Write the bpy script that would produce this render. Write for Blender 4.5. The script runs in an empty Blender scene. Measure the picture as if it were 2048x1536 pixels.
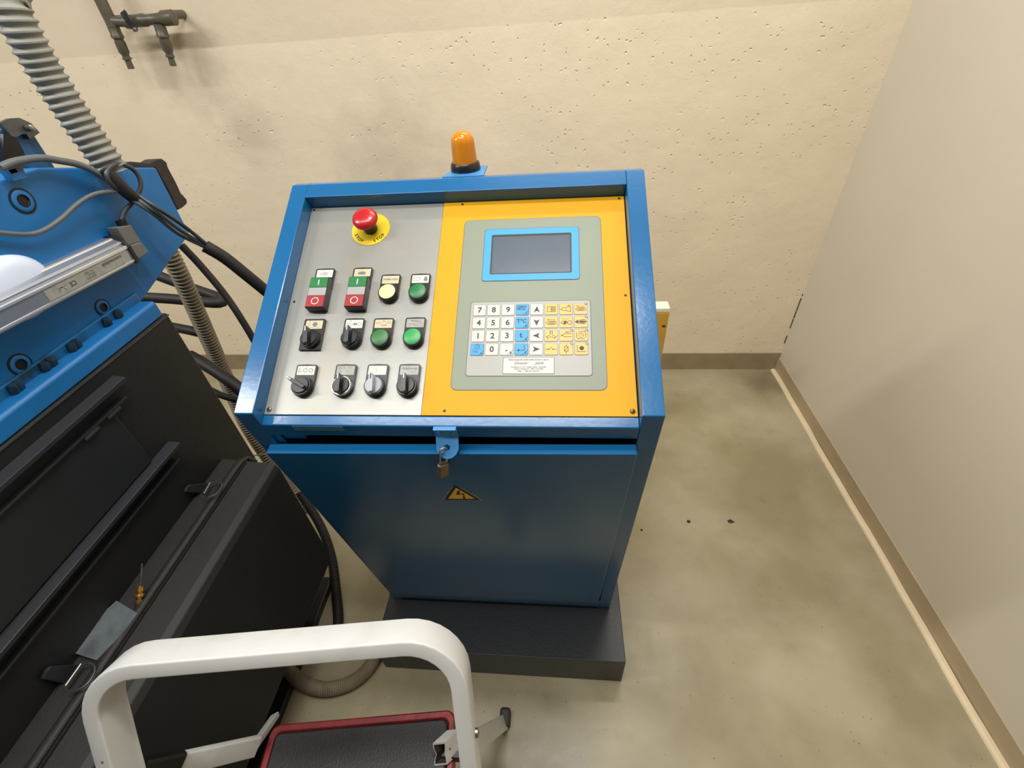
import bpy, bmesh, math, random
from mathutils import Vector, Matrix
random.seed(7)
scene = bpy.context.scene
COL = scene.collection
R = math.radians

# ------------------------------------------------------------------ camera
F, YAW, PITCH, ROLL, CAM_H = 930.05, 0.1257, 0.6867, -0.08018, 1.40158
_fwd = Vector((-math.sin(YAW) * math.cos(PITCH), math.cos(YAW) * math.cos(PITCH), -math.sin(PITCH)))
_rt = Vector((math.cos(YAW), math.sin(YAW), 0))
_up = _rt.cross(_fwd)
RT = _rt * math.cos(ROLL) + _up * math.sin(ROLL)
UP = -_rt * math.sin(ROLL) + _up * math.cos(ROLL)
CAM = Vector((0, 0, CAM_H))
cd = bpy.data.cameras.new('camera')
cam = bpy.data.objects.new('camera', cd)
COL.objects.link(cam)
cam.matrix_world = Matrix((
    (RT.x, UP.x, -_fwd.x, 0), (RT.y, UP.y, -_fwd.y, 0), (RT.z, UP.z, -_fwd.z, CAM_H), (0, 0, 0, 1)))
cd.sensor_fit = 'HORIZONTAL'
cd.sensor_width = 36
cd.lens = F / 2048 * 36
cd.clip_start = 0.02
cd.clip_end = 60
scene.camera = cam

# ------------------------------------------------------------------ world, lights, exposure
w = bpy.data.worlds.new('world')
scene.world = w
w.use_nodes = True
w.node_tree.nodes['Background'].inputs[0].default_value = (0.9, 0.93, 1, 1)
w.node_tree.nodes['Background'].inputs[1].default_value = 0.3
scene.view_settings.view_transform = 'Standard'
scene.view_settings.look = 'None'
scene.view_settings.gamma = 1
scene.view_settings.use_curve_mapping = False
scene.view_settings.exposure = 0.0
CEIL = 2.75
# ceiling luminaires and one added wall fill: (centre x, centre y, length x, length y, power, colour)
LAMPS = [(-0.42, 0.10, 1.50, 0.12, 22, (1.0, 0.98, 0.955)),
         (-2.30, 0.10, 1.50, 0.12, 48, (1.0, 0.98, 0.955)),
         (0.25, 1.48, 1.20, 0.12, 14, (1.0, 0.98, 0.955)),  # added fill lamp, brightens the back wall
         (0.02, 0.56, 0.60, 0.12, 16, (1.0, 0.98, 0.955))]
for i, (lx, ly, sx, sy, pw, lc) in enumerate(LAMPS):
    ld = bpy.data.lights.new('ceiling_lamp_light', 'AREA')
    ld.shape = 'RECTANGLE'
    ld.size, ld.size_y = sx, sy
    ld.energy = pw
    ld.color = lc
    lo = bpy.data.objects.new('ceiling_lamp_light', ld)
    lo.location = (lx, ly, CEIL - 0.085)
    COL.objects.link(lo)

# ------------------------------------------------------------------ helpers
def ray(px, py):
    return _fwd + RT * ((px - 1024) / F) - UP * ((py - 768) / F)
def on_x(px, py, X):
    d = ray(px, py); return CAM + d * (X / d.x)
def on_y(px, py, Y):
    d = ray(px, py); return CAM + d * (Y / d.y)
def on_z(px, py, Z):
    d = ray(px, py); return CAM + d * ((Z - CAM_H) / d.z)

def lin(c):
    return tuple(((v / 255) / 12.92 if v / 255 <= 0.04045 else ((v / 255 + 0.055) / 1.055) ** 2.4) for v in c)

def mat(name, rgb, rough=0.5, metal=0.0, var=0.08, scale=8.0, bump=0.0, bscale=60.0, spec=0.5, coat=0.0, extra=None):
    m = bpy.data.materials.new(name)
    m.use_nodes = True
    nt = m.node_tree
    N, L = nt.nodes, nt.links
    b = N['Principled BSDF']
    c = lin(rgb)
    tc = N.new('ShaderNodeTexCoord')
    nz = N.new('ShaderNodeTexNoise'); nz.inputs['Scale'].default_value = scale; nz.inputs['Detail'].default_value = 4
    geo = N.new('ShaderNodeNewGeometry')
    L.new(geo.outputs['Position'], nz.inputs['Vector'])
    rp = N.new('ShaderNodeValToRGB')
    rp.color_ramp.elements[0].position = 0.3; rp.color_ramp.elements[1].position = 0.7
    rp.color_ramp.elements[0].color = tuple(v * (1 - var) for v in c) + (1,)
    rp.color_ramp.elements[1].color = tuple(min(1, v * (1 + var)) for v in c) + (1,)
    L.new(nz.outputs['Fac'], rp.inputs['Fac'])
    L.new(rp.outputs['Color'], b.inputs['Base Color'])
    b.inputs['Roughness'].default_value = rough
    b.inputs['Metallic'].default_value = metal
    b.inputs['Specular IOR Level'].default_value = spec
    if coat:
        b.inputs['Coat Weight'].default_value = coat
        b.inputs['Coat Roughness'].default_value = 0.12
    if bump:
        n2 = N.new('ShaderNodeTexNoise'); n2.inputs['Scale'].default_value = bscale; n2.inputs['Detail'].default_value = 3
        L.new(geo.outputs['Position'], n2.inputs['Vector'])
        bp = N.new('ShaderNodeBump'); bp.inputs['Strength'].default_value = bump; bp.inputs['Distance'].default_value = 0.002
        L.new(n2.outputs['Fac'], bp.inputs['Height']); L.new(bp.outputs['Normal'], b.inputs['Normal'])
    if extra: extra(nt, b, rp, geo)
    return m

def mixrgb(nt, fac, a, bcol):
    mx = nt.nodes.new('ShaderNodeMix'); mx.data_type = 'RGBA'
    if hasattr(fac, 'links'): nt.links.new(fac, mx.inputs[0])
    else: mx.inputs[0].default_value = fac
    if hasattr(a, 'links'): nt.links.new(a, mx.inputs[6])
    else: mx.inputs[6].default_value = a
    if hasattr(bcol, 'links'): nt.links.new(bcol, mx.inputs[7])
    else: mx.inputs[7].default_value = bcol
    return mx.outputs[2]
def maprange(nt, v, a, b_, c=0.0, d=1.0):
    mr = nt.nodes.new('ShaderNodeMapRange'); nt.links.new(v, mr.inputs[0])
    mr.inputs[1].default_value = a; mr.inputs[2].default_value = b_; mr.inputs[3].default_value = c; mr.inputs[4].default_value = d
    return mr.outputs[0]
def math_(nt, op, a, b_=None):
    m = nt.nodes.new('ShaderNodeMath'); m.operation = op
    for k, v in ((0, a), (1, b_)):
        if v is None: continue
        if hasattr(v, 'links'): nt.links.new(v, m.inputs[k])
        else: m.inputs[k].default_value = v
    return m.outputs[0]
def vor(nt, vec, scale, rand=1.0):
    v = nt.nodes.new('ShaderNodeTexVoronoi'); v.inputs['Scale'].default_value = scale; v.inputs['Randomness'].default_value = rand
    nt.links.new(vec, v.inputs['Vector']); return v
def noise(nt, vec, scale, detail=3):
    v = nt.nodes.new('ShaderNodeTexNoise'); v.inputs['Scale'].default_value = scale; v.inputs['Detail'].default_value = detail
    nt.links.new(vec, v.inputs['Vector']); return v.outputs['Fac']
def blob(nt, geo, centre, radius, soft):
    """soft-edged spot of dirt around a world point"""
    d = nt.nodes.new('ShaderNodeVectorMath'); d.operation = 'DISTANCE'
    nt.links.new(geo.outputs['Position'], d.inputs[0]); d.inputs[1].default_value = centre
    nz = noise(nt, geo.outputs['Position'], 14, 4)
    dd = math_(nt, 'ADD', d.outputs['Value'], math_(nt, 'MULTIPLY', math_(nt, 'SUBTRACT', nz, 0.5), radius * 1.4))
    return maprange(nt, dd, radius * (1 - soft), radius, 1.0, 0.0)

# --- world-matrix bookkeeping
WM = {}
def link(o, parent=None, mw=None):
    COL.objects.link(o)
    mw = mw or Matrix.Identity(4)
    if parent:
        o.parent = parent
        o.matrix_parent_inverse = Matrix.Identity(4)
        o.matrix_basis = WM[parent.name].inverted() @ mw
    else:
        o.matrix_basis = mw
    WM[o.name] = mw.copy()
    return o
def thing(name, label, cat, loc=(0, 0, 0), group=None):
    o = bpy.data.objects.new(name, None)
    o.empty_display_size = 0.05
    link(o, None, Matrix.Translation(loc))
    o['label'] = label; o['category'] = cat
    if group: o['group'] = group
    return o
def tag(o, label, cat, group=None):
    o['label'] = label; o['category'] = cat
    if group: o['group'] = group
    return o
def smooth_mesh(me, ang=40):
    for p in me.polygons: p.use_smooth = True
    try: me.set_sharp_from_angle(angle=R(ang))
    except Exception: pass
def obj(name, bm, mats, parent=None, frame=None, smooth=True, label=None, bevel=0):
    """frame: matrix of the space the bmesh is written in (None = world)"""
    bmesh.ops.recalc_face_normals(bm, faces=bm.faces[:])
    me = bpy.data.meshes.new(name)
    xs = [v.co for v in bm.verts]
    lo = Vector((min(c.x for c in xs), min(c.y for c in xs), min(c.z for c in xs)))
    hi = Vector((max(c.x for c in xs), max(c.y for c in xs), max(c.z for c in xs)))
    c = (lo + hi) / 2
    bmesh.ops.translate(bm, verts=bm.verts[:], vec=-c)
    bm.to_mesh(me); bm.free()
    if not isinstance(mats, (list, tuple)): mats = [mats]
    for m in mats: me.materials.append(m)
    if smooth: smooth_mesh(me)
    o = bpy.data.objects.new(name, me)
    link(o, parent, (frame or Matrix.Identity(4)) @ Matrix.Translation(c))
    if bevel:
        md = o.modifiers.new('bevel', 'BEVEL'); md.width = bevel; md.segments = 2; md.limit_method = 'ANGLE'; md.angle_limit = R(35)
    if label: o['label'] = label
    return o
def copy_part(src, parent, mw):
    o = src.copy(); COL.objects.link(o)
    o.parent = parent; o.matrix_parent_inverse = Matrix.Identity(4)
    o.matrix_basis = WM[parent.name].inverted() @ mw
    WM[o.name] = mw.copy()
    return o
def struct(name, bm, m, **k):
    o = obj(name, bm, m, smooth=False, **k); o['kind'] = 'structure'; return o
def NB(): return bmesh.new()

def face(bm, pts, mi=0):
    try:
        f = bm.faces.new([bm.verts.new(p) for p in pts]); f.material_index = mi; return f
    except ValueError: return None
def box(bm, lo, hi, mi=0):
    x0, y0, z0 = lo; x1, y1, z1 = hi
    v = [bm.verts.new(p) for p in ((x0, y0, z0), (x1, y0, z0), (x1, y1, z0), (x0, y1, z0), (x0, y0, z1), (x1, y0, z1), (x1, y1, z1), (x0, y1, z1))]
    for f in ((0, 3, 2, 1), (4, 5, 6, 7), (0, 1, 5, 4), (1, 2, 6, 5), (2, 3, 7, 6), (3, 0, 4, 7)):
        g = bm.faces.new([v[i] for i in f]); g.material_index = mi
def prism(bm, pts, ext, mi=0, top_mi=None):
    """polygon pts (3D) extruded by vector ext"""
    ext = Vector(ext)
    a = [bm.verts.new(p) for p in pts]
    b = [bm.verts.new(Vector(p) + ext) for p in pts]
    n = len(pts)
    f = bm.faces.new(a[::-1]); f.material_index = mi
    f = bm.faces.new(b); f.material_index = mi if top_mi is None else top_mi
    for i in range(n):
        f = bm.faces.new((a[i], a[(i + 1) % n], b[(i + 1) % n], b[i])); f.material_index = mi
def rrect(x0, y0, x1, y1, r, n=5):
    out = []
    for cx, cy, a0 in ((x1 - r, y1 - r, 0), (x0 + r, y1 - r, 90), (x0 + r, y0 + r, 180), (x1 - r, y0 + r, 270)):
        for k in range(n + 1):
            a = R(a0 + 90 * k / n); out.append((cx + r * math.cos(a), cy + r * math.sin(a)))
    return out
def plate2(bm, poly, z0, z1, mi=0, top_mi=None):
    prism(bm, [(x, y, z0) for x, y in poly], (0, 0, z1 - z0), mi, top_mi)
def ringplate(bm, outer, inner, z0, z1, mi=0):
    n = len(outer)
    rings = [[bm.verts.new((p[0], p[1], z)) for p in poly] for poly, z in ((outer, z0), (outer, z1), (inner, z1), (inner, z0))]
    for a in range(4):
        A, B = rings[a], rings[(a + 1) % 4]
        for i in range(n):
            f = bm.faces.new((A[i], A[(i + 1) % n], B[(i + 1) % n], B[i])); f.material_index = mi
def circ(cx, cy, r, n=32, a0=0):
    return [(cx + r * math.cos(2 * math.pi * k / n + a0), cy + r * math.sin(2 * math.pi * k / n + a0)) for k in range(n)]
def lathe(bm, prof, centre=(0, 0, 0), axis=(0, 0, 1), seg=32, mi=0):
    """prof: list of (radius, height, [mat])"""
    ax = Vector(axis).normalized()
    u = ax.orthogonal().normalized(); v = ax.cross(u)
    c = Vector(centre)
    rings = []
    for p in prof:
        r, h = p[0], p[1]
        if r < 1e-6: rings.append([bm.verts.new(c + ax * h)])
        else: rings.append([bm.verts.new(c + ax * h + (u * math.cos(2 * math.pi * k / seg) + v * math.sin(2 * math.pi * k / seg)) * r) for k in range(seg)])
    for i in range(len(rings) - 1):
        A, B = rings[i], rings[i + 1]
        m_ = prof[i + 1][2] if len(prof[i + 1]) > 2 else mi
        for k in range(seg):
            k2 = (k + 1) % seg
            if len(A) == 1 and len(B) == 1: continue
            if len(A) == 1: f = bm.faces.new((A[0], B[k], B[k2]))
            elif len(B) == 1: f = bm.faces.new((A[k], A[k2], B[0]))
            else: f = bm.faces.new((A[k], A[k2], B[k2], B[k]))
            f.material_index = m_
def spline(pts, step):
    """Catmull-Rom resample at about step metres"""
    P = [Vector(p) for p in pts]
    P = [P[0] * 2 - P[1]] + P + [P[-1] * 2 - P[-2]]
    dense = []
    for i in range(1, len(P) - 2):
        a, b, c, d = P[i - 1:i + 3]
        for k in range(24):
            t = k / 24
            dense.append(0.5 * ((2 * b) + (c - a) * t + (2 * a - 5 * b + 4 * c - d) * t * t + (3 * b - a - 3 * c + d) * t ** 3))
    dense.append(P[-2])
    out = [dense[0]]; acc = 0
    L = sum((dense[i + 1] - dense[i]).length for i in range(len(dense) - 1))
    n = max(2, round(L / step)); st = L / n; nxt = st
    for i in range(len(dense) - 1):
        s = (dense[i + 1] - dense[i]).length
        while acc + s >= nxt - 1e-9 and len(out) < n:
            out.append(dense[i].lerp(dense[i + 1], (nxt - acc) / s)); nxt += st
        acc += s
    out.append(dense[-1])
    return out
def sweep(bm, path, sect, mi=0, closed=False, scale=None, up=None, cap=True):
    """sect: list of (a,b) offsets; parallel-transported frame along path (list of Vector)"""
    n = len(path)
    tang = []
    for i in range(n):
        if closed: t = path[(i + 1) % n] - path[i - 1]
        else: t = path[min(i + 1, n - 1)] - path[max(i - 1, 0)]
        tang.append(t.normalized())
    u = (Vector(up) if up else tang[0].orthogonal()).normalized()
    u = (u - tang[0] * u.dot(tang[0])).normalized()
    rings = []
    for i in range(n):
        t = tang[i]
        u = (Vector(up) if up else u)
        u = (u - t * u.dot(t)).normalized(); v = t.cross(u)
        s = scale(i) if scale else 1
        rings.append([bm.verts.new(path[i] + u * (a * s) + v * (b * s)) for a, b in sect])
    m = len(sect)
    for i in range(n if closed else n - 1):
        A, B = rings[i], rings[(i + 1) % n]
        for k in range(m):
            f = bm.faces.new((A[k], A[(k + 1) % m], B[(k + 1) % m], B[k])); f.material_index = mi
    if cap and not closed:
        f = bm.faces.new(rings[0][::-1]); f.material_index = mi
        f = bm.faces.new(rings[-1]); f.material_index = mi
def tube(bm, pts, r, seg=12, step=0.01, mi=0, closed=False):
    path = spline(pts, step) if step else [Vector(p) for p in pts]
    sweep(bm, path, circ(0, 0, r, seg), mi, closed)
def ribbed(bm, pts, r, pitch, depth=0.12, seg=20, mi=0):
    path = spline(pts, pitch / 6)
    pat = [1.0, 1.0, 1 - depth * 0.7, 1 - depth, 1 - depth, 1 - depth * 0.6]
    sweep(bm, path, circ(0, 0, r, seg), mi, scale=lambda i: pat[i % 6])
def stroke(bm, pts, w_, z, mi=0, closed=False):
    """flat printed line in the xy plane"""
    P = [Vector((p[0], p[1])) for p in pts]
    n = len(P)
    for i in range(n if closed else n - 1):
        a, b = P[i], P[(i + 1) % n]
        d = (b - a)
        if d.length < 1e-7: continue
        d.normalize(); q = Vector((-d.y, d.x)) * w_ / 2; e = d * w_ / 2 * 0.9
        face(bm, [(*(a - e - q), z), (*(b + e - q), z), (*(b + e + q), z), (*(a - e + q), z)], mi)
def poly(bm, pts, z, mi=0): face(bm, [(x, y, z) for x, y in pts], mi)
_tc = {}
def text(bm, body, size, M, mi=0, align='CENTER', shear=0.0, bold=0.0, sx=1.0, font_space=1.0):
    """lettering as flat mesh, M maps text space (x right, y up) to bmesh space"""
    cu = bpy.data.curves.new('text_curve', 'FONT')
    cu.body = body; cu.size = size; cu.align_x = align; cu.align_y = 'CENTER'; cu.shear = shear
    cu.offset = bold; cu.resolution_u = 3; cu.space_character = font_space; cu.space_line = 0.95
    o = bpy.data.objects.new('text_curve', cu); COL.objects.link(o)
    dg = bpy.context.evaluated_depsgraph_get()
    me = bpy.data.meshes.new_from_object(o.evaluated_get(dg))
    vs = [bm.verts.new(M @ Vector((v.co.x * sx, v.co.y, v.co.z))) for v in me.vertices]
    for p in me.polygons:
        try:
            f = bm.faces.new([vs[i] for i in p.vertices]); f.material_index = mi
        except ValueError: pass
    bpy.data.objects.remove(o); bpy.data.curves.remove(cu); bpy.data.meshes.remove(me)
def TM(x, y, z, rot=0): return Matrix.Translation((x, y, z)) @ Matrix.Rotation(R(rot), 4, 'Z')

# ------------------------------------------------------------------ materials
def wall_extra(nt, b, rp, geo):
    P = geo.outputs['Position']
    sep = nt.nodes.new('ShaderNodeSeparateXYZ'); nt.links.new(P, sep.inputs[0])
    # glossy oil paint up to 1.345 m, matt distemper above
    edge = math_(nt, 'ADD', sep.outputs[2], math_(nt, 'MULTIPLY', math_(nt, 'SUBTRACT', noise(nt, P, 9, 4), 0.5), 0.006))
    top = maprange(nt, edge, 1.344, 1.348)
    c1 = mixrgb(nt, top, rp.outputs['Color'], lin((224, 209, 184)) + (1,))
    # scuffs and dirt with a shape of their own
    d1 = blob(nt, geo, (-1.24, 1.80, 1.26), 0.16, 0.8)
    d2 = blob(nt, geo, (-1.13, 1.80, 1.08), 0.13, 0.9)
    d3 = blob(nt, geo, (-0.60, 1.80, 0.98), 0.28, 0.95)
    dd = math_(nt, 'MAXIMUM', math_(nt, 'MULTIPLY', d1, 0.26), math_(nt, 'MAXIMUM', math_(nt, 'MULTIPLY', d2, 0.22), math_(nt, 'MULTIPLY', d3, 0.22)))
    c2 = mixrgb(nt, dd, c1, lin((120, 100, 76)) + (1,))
    nt.links.new(c2, b.inputs['Base Color'])
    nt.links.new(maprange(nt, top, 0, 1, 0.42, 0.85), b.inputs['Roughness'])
    # pits and flakes under the paint
    area = maprange(nt, noise(nt, P, 2.6, 2), 0.40, 0.56)
    warp = nt.nodes.new('ShaderNodeVectorMath'); warp.operation = 'MULTIPLY_ADD'
    nc = nt.nodes.new('ShaderNodeTexNoise'); nc.inputs['Scale'].default_value = 30
    nt.links.new(P, nc.inputs['Vector'])
    nt.links.new(nc.outputs['Color'], warp.inputs[0]); warp.inputs[1].default_value = (0.035, 0.02, 0.018); nt.links.new(P, warp.inputs[2])
    v1 = vor(nt, warp.outputs[0], 60)
    sel = nt.nodes.new('ShaderNodeSeparateColor'); nt.links.new(v1.outputs['Color'], sel.inputs[0])
    pick = maprange(nt, sel.outputs[0], 0.66, 0.70)
    pit = math_(nt, 'MULTIPLY', math_(nt, 'MULTIPLY', maprange(nt, v1.outputs['Distance'], 0.10, 0.24, 1, 0), pick), area)
    v2 = vor(nt, P, 11)
    sel2 = nt.nodes.new('ShaderNodeSeparateColor'); nt.links.new(v2.outputs['Color'], sel2.inputs[0])
    pit2 = math_(nt, 'MULTIPLY', maprange(nt, v2.outputs['Distance'], 0.015, 0.045, 1, 0), maprange(nt, sel2.outputs[1], 0.6, 0.65))
    low = math_(nt, 'SUBTRACT', 1.0, top)
    pits = math_(nt, 'MULTIPLY', math_(nt, 'MAXIMUM', pit, pit2), low)
    hgt = math_(nt, 'SUBTRACT', math_(nt, 'MULTIPLY', noise(nt, P, 5, 5), 1.6), math_(nt, 'MULTIPLY', pits, 0.55))
    hgt = math_(nt, 'ADD', hgt, math_(nt, 'MULTIPLY', noise(nt, P, 160, 2), 0.05))
    bp = nt.nodes.new('ShaderNodeBump'); bp.inputs['Strength'].default_value = 1.0; bp.inputs['Distance'].default_value = 0.0045
    nt.links.new(hgt, bp.inputs['Height']); nt.links.new(bp.outputs['Normal'], b.inputs['Normal'])
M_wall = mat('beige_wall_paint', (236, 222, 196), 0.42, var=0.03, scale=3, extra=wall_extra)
def wallr_extra(nt, b, rp, geo):
    P = geo.outputs['Position']
    hgt = math_(nt, 'ADD', noise(nt, P, 1.6, 3), math_(nt, 'MULTIPLY', noise(nt, P, 220, 2), 0.03))
    bp = nt.nodes.new('ShaderNodeBump'); bp.inputs['Strength'].default_value = 0.3; bp.inputs['Distance'].default_value = 0.006
    nt.links.new(hgt, bp.inputs['Height']); nt.links.new(bp.outputs['Normal'], b.inputs['Normal'])
M_wall_right = mat('smooth_beige_partition_paint', (212, 204, 186), 0.55, var=0.025, scale=2, extra=wallr_extra)
def floor_extra(nt, b, rp, geo):
    P = geo.outputs['Position']
    c = mixrgb(nt, maprange(nt, noise(nt, P, 3.2, 5), 0.38, 0.62), lin((146, 136, 106)) + (1,), lin((170, 161, 134)) + (1,))
    c = mixrgb(nt, maprange(nt, noise(nt, P, 9, 5), 0.60, 0.78, 0, 0.30), c, lin((112, 100, 74)) + (1,))
    tot = None
    for sc, d0, d1, pk in ((38, 0.045, 0.075, 0.80), (90, 0.09, 0.13, 0.90), (14, 0.022, 0.034, 0.78)):
        v = vor(nt, P, sc)
        s = nt.nodes.new('ShaderNodeSeparateColor'); nt.links.new(v.outputs['Color'], s.inputs[0])
        k = math_(nt, 'MULTIPLY', maprange(nt, v.outputs['Distance'], d0, d1, 1, 0), maprange(nt, s.outputs[0], pk, pk + 0.02))
        tot = k if tot is None else math_(nt, 'MAXIMUM', tot, k)
    c = mixrgb(nt, math_(nt, 'MULTIPLY', tot, 0.8), c, lin((62, 52, 34)) + (1,))
    # dirty streak along the wall and around the corner
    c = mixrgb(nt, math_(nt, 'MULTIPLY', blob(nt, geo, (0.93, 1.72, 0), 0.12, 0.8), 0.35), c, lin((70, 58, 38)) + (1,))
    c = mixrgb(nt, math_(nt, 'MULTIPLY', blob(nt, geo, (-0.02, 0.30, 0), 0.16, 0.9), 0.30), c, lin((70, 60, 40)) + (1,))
    nt.links.new(c, b.inputs['Base Color'])
    nt.links.new(maprange(nt, noise(nt, P, 7, 4), 0.3, 0.7, 0.22, 0.42), b.inputs['Roughness'])
    hgt = math_(nt, 'ADD', noise(nt, P, 4, 3), math_(nt, 'MULTIPLY', noise(nt, P, 70, 2), 0.04))
    bp = nt.nodes.new('ShaderNodeBump'); bp.inputs['Strength'].default_value = 0.5; bp.inputs['Distance'].default_value = 0.004
    nt.links.new(hgt, bp.inputs['Height']); nt.links.new(bp.outputs['Normal'], b.inputs['Normal'])
M_floor = mat('olive_beige_floor_coating', (160, 148, 116), 0.3, extra=floor_extra)
M_skirt = mat('olive_beige_skirting_paint', (150, 134, 104), 0.45, var=0.12, scale=14, bump=0.4, bscale=25)
M_skirt_r = mat('grey_beige_baseboard_paint', (176, 158, 128), 0.5, var=0.05, scale=9)
M_sealant = mat('cream_sealant', (222, 205, 172), 0.5, var=0.05, scale=20, bump=0.3, bscale=40)
M_ceil = mat('white_ceiling_paint', (226, 222, 212), 0.8, var=0.02)
M_blue = mat('console_blue_paint', (22, 94, 146), 0.2, var=0.05, scale=5, bump=0.05, bscale=140)
M_mblue = mat('machine_blue_paint', (22, 102, 164), 0.42, var=0.10, scale=9, bump=0.10, bscale=90)
def grime_extra(nt, b, rp, geo):
    P = geo.outputs['Position']
    c = mixrgb(nt, maprange(nt, noise(nt, P, 22, 5), 0.50, 0.66, 0, 0.85), rp.outputs['Color'], lin((18, 42, 52)) + (1,))
    nt.links.new(c, b.inputs['Base Color'])
M_mblue_dirty = mat('oily_blue_paint', (24, 96, 146), 0.38, var=0.12, scale=12, extra=grime_extra)
M_oily = mat('oil_blackened_bolt', (16, 40, 58), 0.35, var=0.4, scale=60, bump=0.5, bscale=120)
M_black = mat('black_machine_paint', (27, 28, 29), 0.45, var=0.12, scale=10, bump=0.15, bscale=120)
M_black2 = mat('charcoal_sheet_metal', (40, 42, 47), 0.42, var=0.10, scale=10)
M_housing = mat('dark_grey_plastic_cover', (30, 30, 29), 0.62, var=0.08, scale=8, bump=0.2, bscale=200)
M_rubber = mat('black_rubber', (26, 25, 24), 0.6, var=0.12, scale=20, bump=0.1)
M_tape = mat('brown_black_foam_strip', (44, 38, 34), 0.75, var=0.18, scale=25, bump=0.6, bscale=60)
M_plinth = mat('anthracite_plinth_paint', (40, 43, 47), 0.40, var=0.06, scale=6, bump=0.2, bscale=150)
def alu_extra(nt, b, rp, geo):
    P = geo.outputs['Position']
    c = mixrgb(nt, maprange(nt, noise(nt, P, 16, 6), 0.54, 0.72, 0, 0.35), rp.outputs['Color'], lin((150, 138, 112)) + (1,))
    nt.links.new(c, b.inputs['Base Color'])
M_alu = mat('grey_aluminium_panel', (150, 150, 145), 0.36, metal=0.35, var=0.04, scale=10, bump=0.05, bscale=200, extra=alu_extra)
M_yellow = mat('yellow_panel_film', (208, 152, 16), 0.5, var=0.03, scale=8, spec=0.22)
M_olive = mat('grey_green_membrane', (124, 132, 114), 0.5, var=0.02)
M_cyan = mat('sky_blue_membrane', (44, 146, 208), 0.5, var=0.02)
M_keygrey = mat('light_grey_membrane', (152, 152, 145), 0.42, var=0.02)
M_keywhite = mat('white_key_film', (184, 181, 174), 0.4, var=0.05, scale=60)
M_keyyel = mat('amber_key_film', (214, 160, 56), 0.4, var=0.03)
M_ink = mat('black_ink', (12, 13, 14), 0.5, var=0.0)
M_inkgrey = mat('grey_ink', (104, 106, 104), 0.5, var=0.0)
M_outline = mat('dark_outline_ink', (62, 74, 74), 0.5, var=0.0)
M_lcd = mat('unlit_display_glass', (84, 94, 106), 0.22, var=0.03, scale=20)
M_plastic = mat('black_switch_plastic', (24, 25, 27), 0.32, var=0.05)
M_red = mat('red_mushroom_plastic', (176, 20, 30), 0.3, var=0.03, coat=0.3)
M_redkey = mat('red_rocker_plastic', (150, 34, 40), 0.4, var=0.04)
M_green = mat('dark_green_button', (26, 112, 58), 0.4, var=0.04)
M_green2 = mat('bright_green_button', (44, 150, 78), 0.4, var=0.04)
M_green3 = mat('dull_green_button', (48, 108, 56), 0.45, var=0.04)
M_lens = mat('milky_grey_lens', (156, 158, 156), 0.3, var=0.02)
M_cream = mat('cream_button_lens', (226, 212, 150), 0.35, var=0.02)
M_white = mat('white_print', (238, 238, 232), 0.45, var=0.02)
M_tagcream = mat('cream_legend_paper', (184, 174, 144), 0.5, var=0.04, scale=60)
M_tagwhite = mat('white_legend_paper', (196, 194, 186), 0.5, var=0.04, scale=60)
M_taggrey = mat('silver_legend_paper', (150, 150, 143), 0.4, var=0.14, scale=90)
M_chrome = mat('chrome_ring', (170, 166, 158), 0.25, metal=0.9, var=0.05)
M_steel = mat('steel_hardware', (150, 148, 142), 0.3, metal=0.9, var=0.12, scale=40)
M_dsteel = mat('dull_dark_steel', (92, 96, 96), 0.42, metal=0.7, var=0.25, scale=30)
M_brass = mat('brass', (190, 150, 84), 0.3, metal=0.9, var=0.15, scale=60)
M_brassdull = mat('worn_padlock_brass', (120, 104, 84), 0.42, metal=0.7, var=0.15, scale=80)
M_silverknob = mat('silver_grey_knob', (160, 164, 170), 0.4, var=0.05)
M_signyel = mat('warning_yellow', (255, 206, 64), 0.4, var=0.02)
M_discyel = mat('stop_disc_yellow', (216, 188, 24), 0.42, var=0.03)
M_hosegrey = mat('dusty_grey_conduit', (132, 132, 124), 0.6, var=0.12, scale=30)
M_hosebeige = mat('dusty_beige_conduit', (124, 114, 94), 0.65, var=0.14, scale=30)
M_cablegrey = mat('grey_cable', (92, 98, 102), 0.4, var=0.08, scale=30)
M_cabledark = mat('dark_grey_cable', (56, 60, 64), 0.4, var=0.08)
M_aluext = mat('anodised_aluminium', (176, 182, 192), 0.3, metal=0.75, var=0.04)
M_alubright = mat('aluminium_edge_highlight', (225, 228, 232), 0.25, metal=0.7, var=0.03)  # lighter copy of the rail metal, paints highlights along its edges
M_plug = mat('grey_plug_plastic', (104, 104, 100), 0.5, var=0.08)
def chips_extra(nt, b, rp, geo):
    P = geo.outputs['Position']
    v = vor(nt, P, 55); s = nt.nodes.new('ShaderNodeSeparateColor'); nt.links.new(v.outputs['Color'], s.inputs[0])
    k = math_(nt, 'MULTIPLY', maprange(nt, v.outputs['Distance'], 0.10, 0.16, 1, 0), maprange(nt, s.outputs[0], 0.88, 0.90))
    c = mixrgb(nt, maprange(nt, noise(nt, P, 18, 5), 0.55, 0.75, 0, 0.3), rp.outputs['Color'], lin((170, 168, 160)) + (1,))
    c = mixrgb(nt, k, c, lin((60, 58, 52)) + (1,))
    nt.links.new(c, b.inputs['Base Color'])
M_whitetube = mat('chipped_white_enamel', (200, 200, 197), 0.35, var=0.03, scale=20, extra=chips_extra)
M_stepred = mat('worn_red_paint', (128, 26, 30), 0.4, var=0.25, scale=30, bump=0.3, bscale=60)
M_stepmat = mat('black_step_mat', (38, 37, 38), 0.5, var=0.10, scale=30, bump=0.3, bscale=300)
M_plyel = mat('yellow_board_paint', (206, 158, 58), 0.45, var=0.06, scale=20)
M_plhighlight = mat('board_top_highlight', (236, 226, 204), 0.5, var=0.03)
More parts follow.
